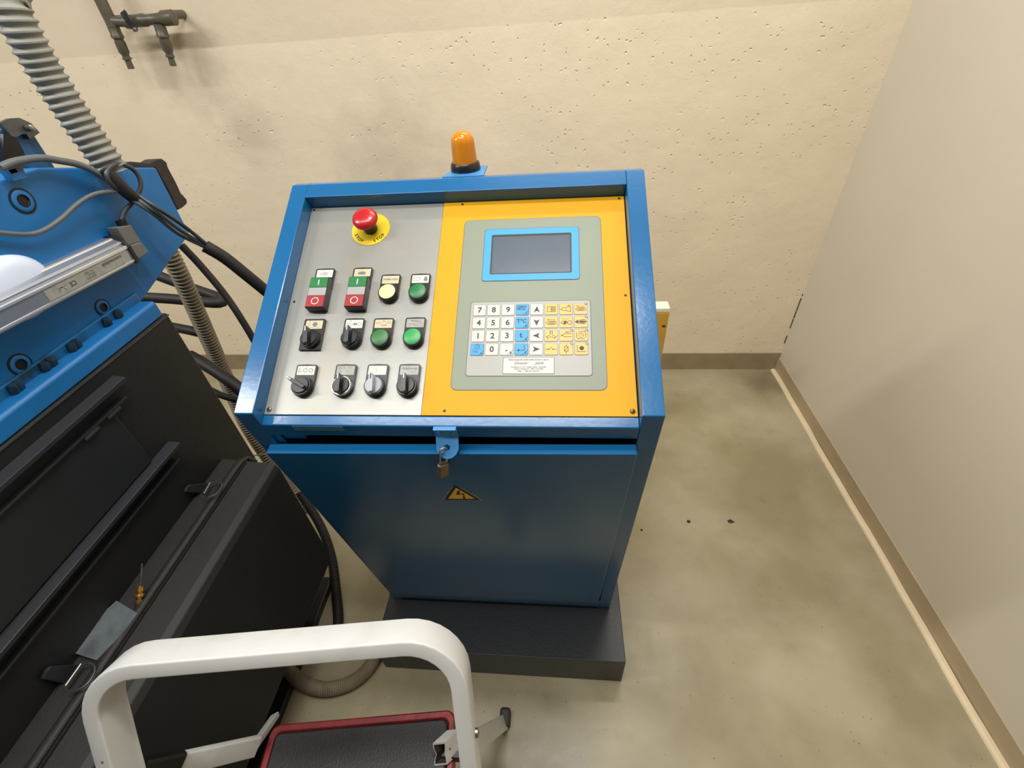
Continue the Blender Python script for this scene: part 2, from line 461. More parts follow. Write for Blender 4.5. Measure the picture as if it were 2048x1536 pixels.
M_valve = mat('grey_brown_painted_valve', (94, 90, 78), 0.4, var=0.12, scale=40, metal=0.2)
M_bracket = mat('console_bracket_blue', (66, 132, 188), 0.4, var=0.05)
M_dirt = mat('dark_dirt', (56, 44, 26), 0.7, var=0.2, scale=200, bump=0.5, bscale=400)
M_whiteplastic = mat('blueish_white_plastic', (205, 216, 236), 0.35, var=0.03)
M_capblack = mat('black_foot_cap', (40, 34, 28), 0.6, var=0.1)
amber = bpy.data.materials.new('amber_translucent_dome'); amber.use_nodes = True
_b = amber.node_tree.nodes['Principled BSDF']
_b.inputs['Base Color'].default_value = lin((255, 150, 20)) + (1,)
_b.inputs['Roughness'].default_value = 0.12
_b.inputs['Transmission Weight'].default_value = 0.55
_b.inputs['IOR'].default_value = 1.25
_b.inputs['Coat Weight'].default_value = 0.5
_nz = amber.node_tree.nodes.new('ShaderNodeTexNoise'); _nz.inputs['Scale'].default_value = 40
_r = amber.node_tree.nodes.new('ShaderNodeValToRGB')
_r.color_ramp.elements[0].color = lin((255, 160, 24)) + (1,); _r.color_ramp.elements[1].color = lin((255, 190, 60)) + (1,)
amber.node_tree.links.new(_nz.outputs['Fac'], _r.inputs['Fac']); amber.node_tree.links.new(_r.outputs['Color'], _b.inputs['Base Color'])

# ------------------------------------------------------------------ the room
YB, XR, XL, YF = 1.812, 1.015, -4.0, -6.0
def wb(x): return 1.8151 - 0.00568 * x            # the back wall runs very slightly askew
bm = NB(); box(bm, (XL - .1, YF - .1, -0.1), (XR + .1, YB + .15, 0)); struct('floor', bm, M_floor)
bm = NB(); box(bm, (XL - .1, YF - .1, CEIL), (XR + .1, YB + .15, CEIL + .1)); struct('ceiling', bm, M_ceil)
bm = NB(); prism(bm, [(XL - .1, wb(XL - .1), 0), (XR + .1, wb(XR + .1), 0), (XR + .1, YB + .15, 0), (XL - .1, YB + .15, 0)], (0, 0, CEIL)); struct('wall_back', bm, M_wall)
bm = NB(); box(bm, (XR, YF, 0), (XR + .1, wb(XR) , CEIL)); struct('wall_right', bm, M_wall_right)
bm = NB(); box(bm, (XL - .1, YF, 0), (XL, wb(XL), CEIL)); struct('wall_left', bm, M_wall_right)
bm = NB(); box(bm, (XL - .1, YF - .1, 0), (XR + .1, YF, CEIL)); struct('wall_front', bm, M_wall_right)
bm = NB(); prism(bm, [(XL, wb(XL) - .006, 0), (XR, wb(XR) - .006, 0), (XR, wb(XR), 0), (XL, wb(XL), 0)], (0, 0, .092)); struct('baseboard_back', bm, M_skirt)
bm = NB(); box(bm, (XR - .004, YF, .0), (XR, wb(XR) - .006, .066)); struct('baseboard_right', bm, M_skirt_r)
bm = NB()
_path = [Vector((XR - .012 + .0012 * math.sin(y * 9) + .0008 * math.sin(y * 23), y, 0.0)) for y in [YF + .01 + (1.79 - YF) * k / 160 for k in range(161)]]
sweep(bm, _path, [(-.0115, 0), (-.009, .0045), (-.002, .0065), (.007, .0065), (.008, .0)], up=(1, 0, 0))
for v in bm.verts: v.co.z = abs(v.co.z)
struct('trim_1', bm, M_sealant)
# paint crack in the corner of the two walls
bm = NB()
for z0, z1 in ((.145, .185), (.225, .270), (.275, .310), (.313, .372), (.384, .390)):
    box(bm, (XR - .0028, wb(XR) - .0028, z0), (XR, wb(XR), z1))
struct('trim_2', bm, M_dirt)

# ceiling luminaires (above the frame, they light the room; the third is an added wall fill)
for i, (lx, ly, sx, sy, pw, lc) in enumerate(LAMPS):
    t = thing('ceiling_light', ['ceiling light fitting above the console', 'ceiling light fitting above the far left of the machine', 'added fill light near the back wall', 'short ceiling light fitting right above the yellow panel'][i], 'lamp', (lx, ly, CEIL), 'ceiling light fittings')
    bm = NB(); box(bm, (lx - sx / 2 - .03, ly - sy / 2 - .03, CEIL - .07), (lx + sx / 2 + .03, ly + sy / 2 + .03, CEIL))
    obj('lamp_housing', bm, M_white, t, smooth=False, bevel=.004)

# ------------------------------------------------------------------ the control console
XC = -0.15979; W = 0.60; X0 = XC - W / 2; X1 = XC + W / 2
Bp = Vector((0, 0.45166, 0.97364)); Tp = Vector((0, 0.81355, 1.17837))
U = (Tp - Bp).normalized(); Nn = Vector((0, -U.z, U.y)); LS = (Tp - Bp).length
E_ = 0.02515
Qp = Vector((0, 0.59738, 0.12685)); V = (Qp - Bp).normalized(); NF = Vector((0, V.z, -V.y)); LB = (Qp - Bp).length
o0 = Vector((X0, Bp.y, Bp.z)) - Nn * E_
MP = Matrix(((1, U.x, Nn.x, o0.x), (0, U.y, Nn.y, o0.y), (0, U.z, Nn.z, o0.z), (0, 0, 0, 1)))       # panel frame (metres): x right, y up the panel, z out
MF = Matrix(((1, 0, 0, X0), (0, -V.y, NF.y, Bp.y), (0, -V.z, NF.z, Bp.z), (0, 0, 0, 1)))             # front frame: x right, y up (s = -y), z out
con = thing('control_console', 'blue steel control console with slanted grey and yellow panel on dark plinth', 'control console', (XC, 0.70, 0))
HP = 0.12685
# shell --------------------------------------------------
bm = NB()
def side_poly(x): return [(x, Bp.y, Bp.z), (x, Tp.y, Tp.z), (x, .832, 1.176), (x, .832, HP), (x, Qp.y, HP)]
prism(bm, side_poly(X0), (.029, 0, 0)); prism(bm, side_poly(X1 - .0295), (.0295, 0, 0))
xa, xb = X0 + .029, X1 - .0295
def yz(v, s, n=0, d=0, basis=None): return v
def PP(y, z, x): p = MP @ Vector((0, y, z)); return (x, p.y, p.z)
prism(bm, [PP(.388, -.03, xa), PP(.388, E_, xa), PP(LS, E_, xa), (xa, .832, 1.176), (xa, .832, 1.12)], (xb - xa, 0, 0))            # top rail
def FP(s, h, x): p = MF @ Vector((0, -s, h)); return (x, p.y, p.z)
prism(bm, [PP(.006, 0, xa), FP(.0270, 0, xa), FP(.0530, 0, xa), FP(.0530, -.045, xa), PP(.006, -.03, xa)], (xb - xa, 0, 0))      # lip rail
prism(bm, [FP(.800, .004, xa), FP(LB, .001, xa), FP(LB, -.03, xa), FP(.800, -.03, xa)], (xb - xa, 0, 0))                         # sill
box(bm, (xa, .826, HP), (xb, .832, 1.12))
box(bm, (xa, .60, HP), (xb, .828, HP + .004))
prism(bm, [FP(.053, -.004, xa), FP(.8, -.004, xa), FP(.8, -.008, xa), FP(.053, -.008, xa)], (.012, 0, 0))
obj('console_body', bm, M_blue, con, smooth=False, bevel=.0022)
# hinge block glimpsed in the dark slot
bm = NB(); box(bm, (.041, -.074, -.022), (.076, -.056, -.008)); obj('hinge', bm, M_blue, con, frame=MF, smooth=False, bevel=.001)
# plinth
bm = NB(); box(bm, (X0 - .014, .46313, 0), (X1 + .0282, .90, HP)); obj('plinth', bm, M_plinth, con, smooth=False, bevel=.0018, label='dark grey steel plinth')
# door
bm = NB()
dz = .016
tl, tr, bl, br = (.0165, -.0785), (.5712, -.0675), (.0165, -.800), (.5665, -.800)
_a = [bm.verts.new(p) for p in ((*tl, -.002), (*tr, -.002), (*br, -.002), (*bl, -.002))]
_c = [bm.verts.new(p) for p in ((*tl, dz), (*tr, dz), (*br, .006), (*bl, .006))]
bm.faces.new(_a); bm.faces.new(_c)
for _i in range(4): bm.faces.new((_a[_i], _a[(_i + 1) % 4], _c[(_i + 1) % 4], _c[_i]))
door = obj('door', bm, M_blue, con, frame=MF, smooth=False, bevel=.0016)
# welded rim line down the right of the door
bm = NB(); prism(bm, [(.5712, -.070, 0), (.5735, -.070, 0), (.5690, -.76, 0), (.5667, -.76, 0)], (0, 0, .003)); obj('door_gasket', bm, M_rubber, door, frame=MF, smooth=False)
# warning triangle
dz = .0142
tri = [(.2650, -.2230), (.3335, -.2200), (.2945, -.1655)]
def shrink(t, d):
    c = Vector((sum(p[0] for p in t) / 3, sum(p[1] for p in t) / 3)); r = 0.0195
    return [tuple(c + (Vector(p) - c) * (1 - d / r)) for p in t]
bm = NB()
plate2(bm, tri, dz, dz + .0004, 0); poly(bm, shrink(tri, .0010), dz + .0006, 1); poly(bm, shrink(tri, .0062), dz + .0008, 2)
bx, by = .2985, -.2015
poly(bm, [(bx - .0022, by + .0145), (bx + .0022, by + .0145), (bx - .0010, by + .0030), (bx - .0062, by + .0010)], dz + .001, 1)
stroke(bm, [(bx - .0055, by + .002), (bx + .0060, by + .0035)], .0028, dz + .001, 1)
stroke(bm, [(bx + .0060, by + .0035), (bx + .0052, by - .0115)], .0022, dz + .001, 1)
poly(bm, [(bx + .002, by - .009), (bx + .0085, by - .008), (bx + .0052, by - .0150)], dz + .001, 1)
obj('warning_sticker', bm, [M_tagcream, M_ink, M_signyel], door, frame=MF, smooth=False, label='yellow triangle with black border and lightning bolt')
# hasp
bm = NB()
prism(bm, [(.2865, -.0255, .001), (.3190, -.0250, .001), (.3190, -.0255, .0045), (.2865, -.0260, .0045)], (0, 0, .003))
prism(bm, [(.2865, -.0260, .001), (.3190, -.0255, .001), (.3190, -.0500, .001), (.2865, -.0505, .001)], (0, 0, .0035))
hasp_tab = [(.2865, -.0480), (.3190, -.0475), (.3190, -.0660), (.3150, -.0740), (.3090, -.0790), (.3020, -.0810), (.2950, -.0790), (.2895, -.0740), (.2865, -.0670)]
Mtab = MF @ Matrix.Translation((0, -.049, .003)) @ Matrix.Rotation(R(-38), 4, 'X') @ Matrix.Translation((0, .049, 0))
obj('hasp', bm, M_bracket, con, frame=MF, smooth=False, bevel=.0008)
hb = NB()
hcx, hcy = .3020, -.0635
outer = []
for k in range(40):
    a = 2 * math.pi * k / 40; d = Vector((math.cos(a), math.sin(a)))
    best = None
    for i in range(len(hasp_tab)):
        p, q = Vector(hasp_tab[i]), Vector(hasp_tab[(i + 1) % len(hasp_tab)])
        e = q - p; den = d.x * e.y - d.y * e.x
        if abs(den) < 1e-12: continue
        t = ((p.x - hcx) * e.y - (p.y - hcy) * e.x) / den; s = ((p.x - hcx) * d.y - (p.y - hcy) * d.x) / den
        if t > 0 and -1e-6 <= s <= 1 + 1e-6: best = t if best is None else min(best, t)
    outer.append((hcx + d.x * best, hcy + d.y * best))
ringplate(hb, outer, circ(hcx, hcy, .0048, 40), 0, .0035)
obj('hasp_tab', hb, M_bracket, con, frame=Mtab, smooth=False)
for rx in (.2935, .3125):
    bm = NB(); lathe(bm, [(.0024, 0), (.0022, .0010), (.0010, .0016), (0, .0017)], (rx, -.0360, .0045), seg=16); obj('rivet', bm, M_bracket, con, frame=MF)
# padlock hangs from the hasp
hole = Mtab @ Vector((hcx, hcy, .0017))
pl = thing('padlock', 'small worn brass padlock hanging from the blue hasp of the console door', 'padlock', hole)
top = hole + Vector((-.0005, -.001, .001))
zx = Vector((.17, -.02, 1)).normalized()
ax = Vector((.80, .60, 0)); ax = (ax - zx * ax.dot(zx)).normalized(); ay = zx.cross(ax)
bodyc = on_y(886.5, 938, hole.y - .004)
bm = NB()
pth = [bodyc + ax * -.0055 + zx * .010]
hk = max(.022, (top - bodyc).dot(zx) - .004)
for k in range(13):
    a = math.pi - math.pi * k / 12; pth.append(bodyc + ax * (.0055 * math.cos(a)) + zx * (hk + .0060 * math.sin(a)))
pth.append(bodyc + ax * .0055 + zx * .010)
tube(bm, pth, .0016, 10, None)
obj('shackle', bm, M_chrome, pl, label='bright steel shackle')
Mb = Matrix(((ax.x, ay.x, zx.x, bodyc.x), (ax.y, ay.y, zx.y, bodyc.y), (ax.z, ay.z, zx.z, bodyc.z), (0, 0, 0, 1)))
bm = NB()
sec = rrect(-.0090, -.0045, .0090, .0045, .0038, 5)
plate2(bm, sec, -.0160, .0130)
obj('padlock_body', bm, M_brassdull, pl, frame=Mb, bevel=.0012)
# flat worn label strip on the lip
bm = NB(); prism(bm, [(.075, -.0290, .0004), (.152, -.0290, .0004), (.152, -.0390, .0004), (.075, -.0390, .0004)], (0, 0, .0004)); obj('worn_tape', bm, mat('worn_clear_tape', (72, 112, 128), 0.3, var=.2, scale=60), con, frame=MF, smooth=False)

# ---- panel plates --------------------------------------
mm = 0.001
bm = NB(); box(bm, (.0292, .0068, -.002), (.2665, .3878, 0))
gp = obj('grey_panel', bm, M_alu, con, frame=MP, smooth=False, bevel=.0006)
bm = NB(); box(bm, (.2668, .0068, -.002), (.5693, .3878, 0.0006))
yp = obj('yellow_panel', bm, M_yellow, con, frame=MP, smooth=False, bevel=.0006)
Z = .0006
for i, (sx_, sy_) in enumerate(((34, 382.6), (36, 197.5), (299, 382.3), (561.2, 382), (562.2, 197.7), (300.1, 13.7))):
    par = gp if sx_ < 250 else yp
    bm = NB(); zz = 0 if sx_ < 250 else Z
    lathe(bm, [(.0021, .0), (.0019, .0004), (.0010, .00035), (0, .0002)], (sx_ * mm, sy_ * mm, zz), seg=16)
    obj('screw', bm, M_ink, par, frame=MP)
for sx_, sy_ in ((36.3, 14.5), (562.2, 14.5)):
    bm = NB(); zz = 0 if sx_ < 250 else Z; par = gp if sx_ < 250 else yp
    lathe(bm, [(.0040, .0), (.0038, .0008), (.0026, .0020), (.0008, .0024), (0, .0024)], (sx_ * mm, sy_ * mm, zz), seg=20)
    stroke(bm, [(sx_ * mm - .0025, sy_ * mm), (sx_ * mm + .0025, sy_ * mm)], .0009, zz + .00275, 1)
    stroke(bm, [(sx_ * mm, sy_ * mm - .0025), (sx_ * mm, sy_ * mm + .0025)], .0009, zz + .00275, 1)
    obj('screw', bm, [M_steel if sx_ < 250 else M_brass, M_ink], par, frame=MP)

# ---- membrane keypad field -------------------------------
bm = NB()
plate2(bm, rrect(.3058, .0446, .5300, .3476, .0095), Z, Z + .0003, 1)
plate2(bm, rrect(.3066, .0454, .5292, .3468, .0090), Z + .0003, Z + .0006, 0)
mem = obj('membrane_panel', bm, [M_olive, M_outline], con, frame=MP, smooth=False)
Z2 = Z + .0006
bm = NB()
o1 = rrect(.3410, .2268, .4947, .3276, .0045); i1 = rrect(.3540, .2400, .4818, .3146, .0022)
ringplate(bm, o1, i1, Z2, Z2 + .0004, 1)
ringplate(bm, rrect(.3419, .2277, .4938, .3267, .0040), rrect(.3532, .2392, .4826, .3154, .0026), Z2 + .0004, Z2 + .0008, 0)
obj('display_bezel', bm, [M_cyan, M_outline], mem, frame=MP, smooth=False)
# window sunk into the panel: dark frame and grey glass
bm = NB()
ringplate(bm, rrect(.3540, .2400, .4818, .3146, .0022), rrect(.3558, .2415, .4800, .3115, .0015), Z2 + .00005, Z2 + .0003, 0)
poly(bm, rrect(.3556, .2413, .4802, .3117, .0015), Z2 + .0001, 1)
poly(bm, [(.3575, .3095), (.4790, .3095), (.4790, .3105), (.3575, .3105)], Z2 + .0004, 2)
obj('display_window', bm, [M_ink, M_lcd, M_inkgrey], mem, frame=MP, smooth=False, label='unlit grey display window')
bm = NB()
plate2(bm, rrect(.3265, .0660, .5098, .1902, .0050), Z2, Z2 + .0003, 1)
plate2(bm, rrect(.3274, .0669, .5089, .1893, .0044), Z2 + .0003, Z2 + .0006, 0)
kf = obj('keypad_field', bm, [M_keygrey, M_outline], mem, frame=MP, smooth=False)
Z3 = Z2 + .0006
# keys: 8 columns x 4 rows, each key its own part, symbols printed on top
KX = [341.5 + 21.87 * k for k in range(8)]; KY = [174.8, 152.7, 130.6, 108.5]
def sy_text(s, size=.0126, bold=.00038): return lambda bm, z: text(bm, s, size, TM(0, 0, z), 2, bold=bold)
def arrow(rot):
    def f(bm, z):
        c, s = math.cos(R(rot)), math.sin(R(rot))
        P = [(0, .0058), (.0046, -.0052), (0, -.0026), (-.0046, -.0052)]
        poly(bm, [(x * c - y * s, x * s + y * c) for x, y in P], z, 2)
    return f
def corner(letter, main):
    def f(bm, z):
        stroke(bm, [(.0010, -.0094), (.0096, -.0012)], .0005, z, 2)
        text(bm, letter, .0056, TM(.0066, -.0062, z), 2, bold=.0002)
        main(bm, z)
    return f
def izbira(bm, z):
    text(bm, 'IZBIRA', .0046, TM(-.0008, .0050, z), 2, bold=.0002); text(bm, 'PROG.', .0048, TM(-.0014, .0008, z), 2, bold=.0002)
def enter(bm, z):
    stroke(bm, [(.0045, .0062), (.0045, -.0016), (-.0035, -.0016)], .0010, z, 2); poly(bm, [(-.0072, -.0016), (-.0030, .0006), (-.0030, -.0038)], z, 2)
def clock(bm, z, cx=0, cy=.0052, r=.0034):
    stroke(bm, circ(cx, cy, r, 20), .0006, z, 2, True); stroke(bm, [(cx, cy + r * .8), (cx, cy), (cx + r * .7, cy)], .0006, z, 2)
def delk(bm, z):
    clock(bm, z); text(bm, 'DEL', .0052, TM(-.0018, -.0034, z), 2); stroke(bm, [(-.007, .0004), (.006, .0004)], .0004, z, 2)
    stroke(bm, [(.0030, -.0094), (.0096, -.0020)], .0005, z, 2); text(bm, 'A', .0052, TM(.0070, -.0066, z), 2, bold=.0001)
def dot(bm, z):
    poly(bm, circ(0, -.002, .0014, 14), z, 2)
LW = .00085
def nozzle(bm, z, y0=0, hatch=True, arrow_=True, x0=-.0075, x1=.0070):
    stroke(bm, [(x0, y0), (x0 + .003, y0 + .0026), (x1 - .0015, y0 + .0026), (x1, y0 + .0014), (x1, y0 - .0014), (x1 - .0015, y0 - .0026), (x0 + .003, y0 - .0026)], LW, z, 2, True)
    if hatch:
        n = 6
        for k in range(n):
            xx = x0 + .0038 + (x1 - x0 - .0055) * k / n; stroke(bm, [(xx, y0 - .0018), (xx + .0012, y0 + .0018)], LW * .9, z, 2)
    if arrow_:
        stroke(bm, [(-.0058, y0 + .0052), (.0052, y0 + .0052)], LW * .8, z, 2); poly(bm, [(-.0070, y0 + .0052), (-.0040, y0 + .0062), (-.0040, y0 + .0042)], z, 2)
def k_mould(bm, z):
    stroke(bm, [(-.0060, -.0042), (.0060, -.0042), (.0060, .0042), (-.0060, .0042)], LW, z, 2, True); stroke(bm, [(0, -.0042), (0, .0042)], LW, z, 2)
    stroke(bm, [(.0015, .0028), (.0045, .0028), (.0045, -.0028), (.0015, -.0028)], LW, z, 2, True); stroke(bm, [(-.001, 0), (.0045, 0)], LW, z, 2)
def k_gun(bm, z):
    stroke(bm, [(-.0080, -.0005), (-.0050, .0022), (.0010, .0022), (.0024, .0038), (.0066, .0038), (.0072, -.0040), (.0020, -.0040), (.0010, -.0024), (-.0050, -.0024)], LW, z, 2, True); stroke(bm, [(.0028, .0064), (.0066, .0064)], LW, z, 2); stroke(bm, [(.0046, .0064), (.0046, .0040)], LW, z, 2)
def k_noz1(bm, z): nozzle(bm, z, -.0006)
def k_noz2(bm, z): nozzle(bm, z, -.0012)
def k_noz3(bm, z):
    nozzle(bm, z, -.001, x1=.0012, arrow_=False); stroke(bm, circ(.0052, -.001, .0030, 16), LW, z, 2, True); stroke(bm, [(-.006, .0052), (.004, .0052)], LW * .7, z, 2)
def k_screw(bm, z):
    stroke(bm, [(-.0078, 0), (.0078, 0)], LW * 2.5, z, 2)
    for xx in (-.0062, -.0048): stroke(bm, [(xx, -.0026), (xx, .0026)], LW, z, 2)
    stroke(bm, circ(-.0026, 0, .0030, 14), LW, z, 2, True)
    for xx in (.0006, .0022, .0038): stroke(bm, [(xx, -.0034), (xx, .0034)], LW, z, 2)
    stroke(bm, [(.0006, .0034), (.0060, .0034), (.0060, -.0034), (.0006, -.0034)], LW, z, 2)
def k_tri(bm, z):
    for a in (90, 210, 330):
        c, s = math.cos(R(a)), math.sin(R(a))
        for q in (-.0015, .0015): stroke(bm, [(c * .0016 - s * q, s * .0016 + c * q), (c * .0066 - s * q, s * .0066 + c * q)], LW, z, 2)
        stroke(bm, [(c * .0070 - s * .0022, s * .0070 + c * .0022), (c * .0070 + s * .0022, s * .0070 - c * .0022)], LW, z, 2)
def k_pin(bm, z):
    stroke(bm, [(-.0076, .0014), (-.0062, 0), (-.0076, -.0014)], LW, z, 2); stroke(bm, [(.0078, .0026), (-.0024, .0026), (-.0052, 0), (-.0024, -.0026), (.0078, -.0026)], LW, z, 2)
    stroke(bm, [(-.0010, .0052), (.0050, .0052)], LW * 1.4, z, 2)
def k_clock(bm, z):
    clock(bm, z, 0, 0, .0036)
    stroke(bm, [(-.0066, -.0040), (-.0066, .0040)], LW, z, 2); stroke(bm, [(.0066, -.0040), (.0066, .0040)], LW, z, 2)
    stroke(bm, [(-.0046, .0058), (.0046, .0058)], LW, z, 2); stroke(bm, [(-.0046, -.0058), (.0046, -.0058)], LW, z, 2)
    poly(bm, [(.0046, .0068), (.0068, .0058), (.0046, .0048)], z, 2); poly(bm, [(-.0046, -.0068), (-.0068, -.0058), (-.0046, -.0048)], z, 2)
def k_switch(bm, z):
    stroke(bm, [(-.0082, -.0006), (-.0040, -.0006), (.0012, .0028)], LW, z, 2); stroke(bm, [(.0016, -.0006), (.0076, -.0006)], LW, z, 2); poly(bm, circ(-.0040, -.0006, .0010, 10), z, 2); poly(bm, circ(.0024, -.0006, .0010, 10), z, 2)
def k_coil(bm, z):
    stroke(bm, [(-.0026, -.0038), (.0026, -.0038), (.0026, .0038), (-.0026, .0038)], LW, z, 2, True); stroke(bm, [(-.0026, -.0030), (.0026, .0030)], LW, z, 2)
    stroke(bm, [(0, .0038), (0, .0072)], LW, z, 2); stroke(bm, [(0, -.0038), (0, -.0072)], LW, z, 2)
def k_ball(bm, z):
    poly(bm, circ(.0004, .0010, .0034, 20), z, 2); stroke(bm, [(-.0058, .0056), (-.0058, -.0048), (.0060, -.0048)], LW, z, 2)
G = {
 (0, 0): sy_text('7'), (0, 1): sy_text('8'), (0, 2): sy_text('9'), (0, 3): corner('C', izbira), (0, 4): arrow(0), (0, 5): k_mould, (0, 6): k_gun, (0, 7): k_noz1,
 (1, 0): sy_text('4'), (1, 1): sy_text('5'), (1, 2): sy_text('6'), (1, 3): corner('D', lambda b, z: text(b, 'T°C', .0086, TM(-.0006, .0022, z), 2, bold=.0003)), (1, 4): arrow(180), (1, 5): k_noz2, (1, 6): k_noz3, (1, 7): k_screw,
 (2, 0): sy_text('1'), (2, 1): sy_text('2'), (2, 2): sy_text('3'), (2, 3): corner('E', lambda b, z: text(b, 't', .0118, TM(-.001, .001, z), 2, bold=.0004)), (2, 4): arrow(90), (2, 5): k_tri, (2, 6): k_pin, (2, 7): k_clock,
 (3, 0): delk, (3, 1): sy_text('0'), (3, 2): corner('B', dot), (3, 3): corner('F', enter), (3, 4): arrow(-90), (3, 5): k_switch, (3, 6): k_coil, (3, 7): k_ball}
LED = {(0, 7), (1, 7), (2, 6), (2, 7), (3, 6), (3, 7)}
KLAB = {(0, 0): 'white key printed 7', (0, 1): 'white key printed 8', (0, 2): 'white key printed 9', (1, 0): 'white key printed 4', (1, 1): 'white key printed 5', (1, 2): 'white key printed 6',
 (2, 0): 'white key printed 1', (2, 1): 'white key printed 2', (2, 2): 'white key printed 3', (3, 1): 'white key printed 0', (3, 2): 'white key printed with a point', (0, 3): 'blue key IZBIRA PROG.',
 (1, 3): 'blue temperature key', (2, 3): 'blue key printed t', (3, 3): 'blue enter key', (3, 0): 'blue DEL key', (0, 4): 'white up arrow key', (1, 4): 'white down arrow key', (2, 4): 'white left arrow key', (3, 4): 'white right arrow key'}
for r_ in range(4):
    for c_ in range(8):
        kx, ky = KX[c_] * mm, KY[r_] * mm
        if c_ == 7: kx += .0001
        blue = (c_ == 3) or (r_ == 3 and c_ == 0)
        m0 = M_cyan if blue else (M_keyyel if c_ >= 5 else M_keywhite)
        bm = NB()
        plate2(bm, rrect(-.0100, -.0098, .0100, .0098, .0018, 3), 0, .0003, 1)
        plate2(bm, rrect(-.0094, -.0092, .0094, .0092, .0014, 3), .0003, .0007, 0)
        G[(r_, c_)](bm, .00075)
        if (r_, c_) in LED:
            poly(bm, circ(.0080, .0080, .0022, 14), .00078, 3); poly(bm, circ(.0080, .0080, .0012, 12), .00082, 0)
        box(bm, (-.0001, -.0001, .0001), (.0001, .0001, .0002), 1)
        obj('key', bm, [m0, M_inkgrey if not blue else M_outline, M_ink, M_outline], kf, frame=MP @ Matrix.Translation((kx, ky, Z3)), smooth=False,
            label=KLAB.get((r_, c_), None if (r_, c_) not in G else 'amber key with machine symbol'))
# maker's label
bm = NB()
plate2(bm, rrect(.3808, .0693, .4557, .0957, .0018), Z3, Z3 + .0003, 1)
plate2(bm, rrect(.3815, .0700, .4550, .0950, .0014), Z3 + .0003, Z3 + .0005, 0)
zt = Z3 + .0006; cx = .4182
text(bm, 'Elektromehanika elektronskih strojev in naprav', .0034, TM(cx, .0917, zt), 2, shear=.25, bold=.00012, sx=.90)
text(bm, 'Silvester      Jakše', .0066, TM(cx, .0863, zt), 2, shear=.45, sx=.92, bold=.0001)
text(bm, 'Vrhnjkova 9, 1315 Velike Lašče,  Slovenija', .0030, TM(cx, .0802, zt), 2, sx=1.0, bold=.0001)
text(bm, 'Tel/Fax: 00386 (0)1 7881 923 7838', .0030, TM(cx, .0770, zt), 2, sx=1.0, bold=.0001)
text(bm, 'GSM:    +386 041 698 495', .0030, TM(cx, .0735, zt), 2, sx=1.0, bold=.0001)
obj('maker_label', bm, [M_tagwhite, M_outline, M_inkgrey], kf, frame=MP, smooth=False, label='small white maker label under the keys')

# ---- emergency stop -------------------------------------
MPm = MP
def at_p(x, y, z=0): return MP @ Matrix.Translation((x * mm, y * mm, z))
fr_ = at_p(144.2, 336.5)
es = None
bm = NB()
lathe(bm, [(.0120, 0), (.0120, .012), (.0112, .018), (.0112, .022), (0, .022)], seg=32)
es = obj('emergency_stop', bm, M_plastic, con, frame=fr_)
bm = NB()
prof = [(0, .0355), (.010, .0350), (.0165, .0332), (.0200, .0300), (.0212, .0265), (.0206, .0235), (.0180, .0215), (.0112, .0205)]
lathe(bm, prof, seg=48); obj('mushroom_cap', bm, M_red, es, frame=fr_, label='red mushroom push cap')
bm = NB(); ringplate(bm, circ(0, 0, .0330, 56), circ(0, 0, .0115, 56), 0, .0008, 0)
for (a0, txt_) in ((225, 'STOP'), (-48, 'STOP'), (135, 'STOP'), (45, 'STOP')):
    for k, ch in enumerate(txt_):
        if a0 in (225, -48, 315):
            a = a0 + (k - 1.5) * 13; rr = .0265
            text(bm, ch, .0078, TM(rr * math.cos(R(a)), rr * math.sin(R(a)), .0009, a + 90), 1, bold=.00025)
obj('stop_disc', bm, [M_discyel, M_ink], es, frame=fr_, smooth=False, label='yellow disc lettered STOP')

# ---- pilot devices ------------------------------------
def bx_legend(bm, mi=0, square=False):
    """legend holder around a 22 mm device; origin = device centre; 32 wide, 50 high"""
    body = [(-.0160, -.0020)]
    for k in range(13): a = math.pi + math.pi * k / 12; body.append((.0160 * math.cos(a), -.0005 + .0158 * math.sin(a)))
    body += [(.0160, .0330), (.0145, .0356), (0, .0362), (-.0145, .0356), (-.0160, .0330)]
    if square: body = [(-.0170, -.0170), (.0170, -.0170), (.0170, .0350), (.0155, .0362), (-.0155, .0362), (-.0170, .0350)]
    seen = []
    for p in body:
        if not seen or (Vector(p) - Vector(seen[-1])).length > 1e-4: seen.append(p)
    plate2(bm, seen, 0, .0045, mi)
def sk(bm, pts, w_=.0005, closed=False, z=.0048): stroke(bm, pts, w_, z, 2, closed)
def leg_syringe(bm):
    sk(bm, [(-.008, .0255), (-.005, .0275), (.004, .0275), (.004, .0235), (-.005, .0235)], closed=True); sk(bm, [(-.0005, .0275), (-.0005, .0305)])
    for k in range(4): sk(bm, [(-.003 + k * .0017, .0242), (-.002 + k * .0017, .0268)], .0004)
def leg_syringe2(bm):
    poly(bm, [(-.008, .0252), (-.005, .0278), (.004, .0278), (.006, .0252), (.004, .0226), (-.005, .0226)], .0048, 2); sk(bm, [(-.0005, .0278), (-.0005, .0318)])
def leg_pomik(bm): text(bm, 'POMIK DNA', .0042, TM(0, .0266, .0048), 2, bold=.00010, sx=1.02)
def leg_drop(bm):
    sk(bm, [(-.0115, .0235), (-.0115, .0290), (-.002, .0290), (.0005, .0262), (-.002, .0235)], closed=True)
    poly(bm, [(.0085, .0320), (.0110, .0275), (.0118, .0248), (.0106, .0226), (.0085, .0218), (.0064, .0226), (.0052, .0248), (.0060, .0275)], .0048, 2)
def leg_globe(bm):
    poly(bm, circ(.0015, .0265, .0040, 18), .0048, 2); sk(bm, [(-.008, .0300), (-.008, .0230)]); sk(bm, [(-.008, .0215), (.009, .0215)], .0003)
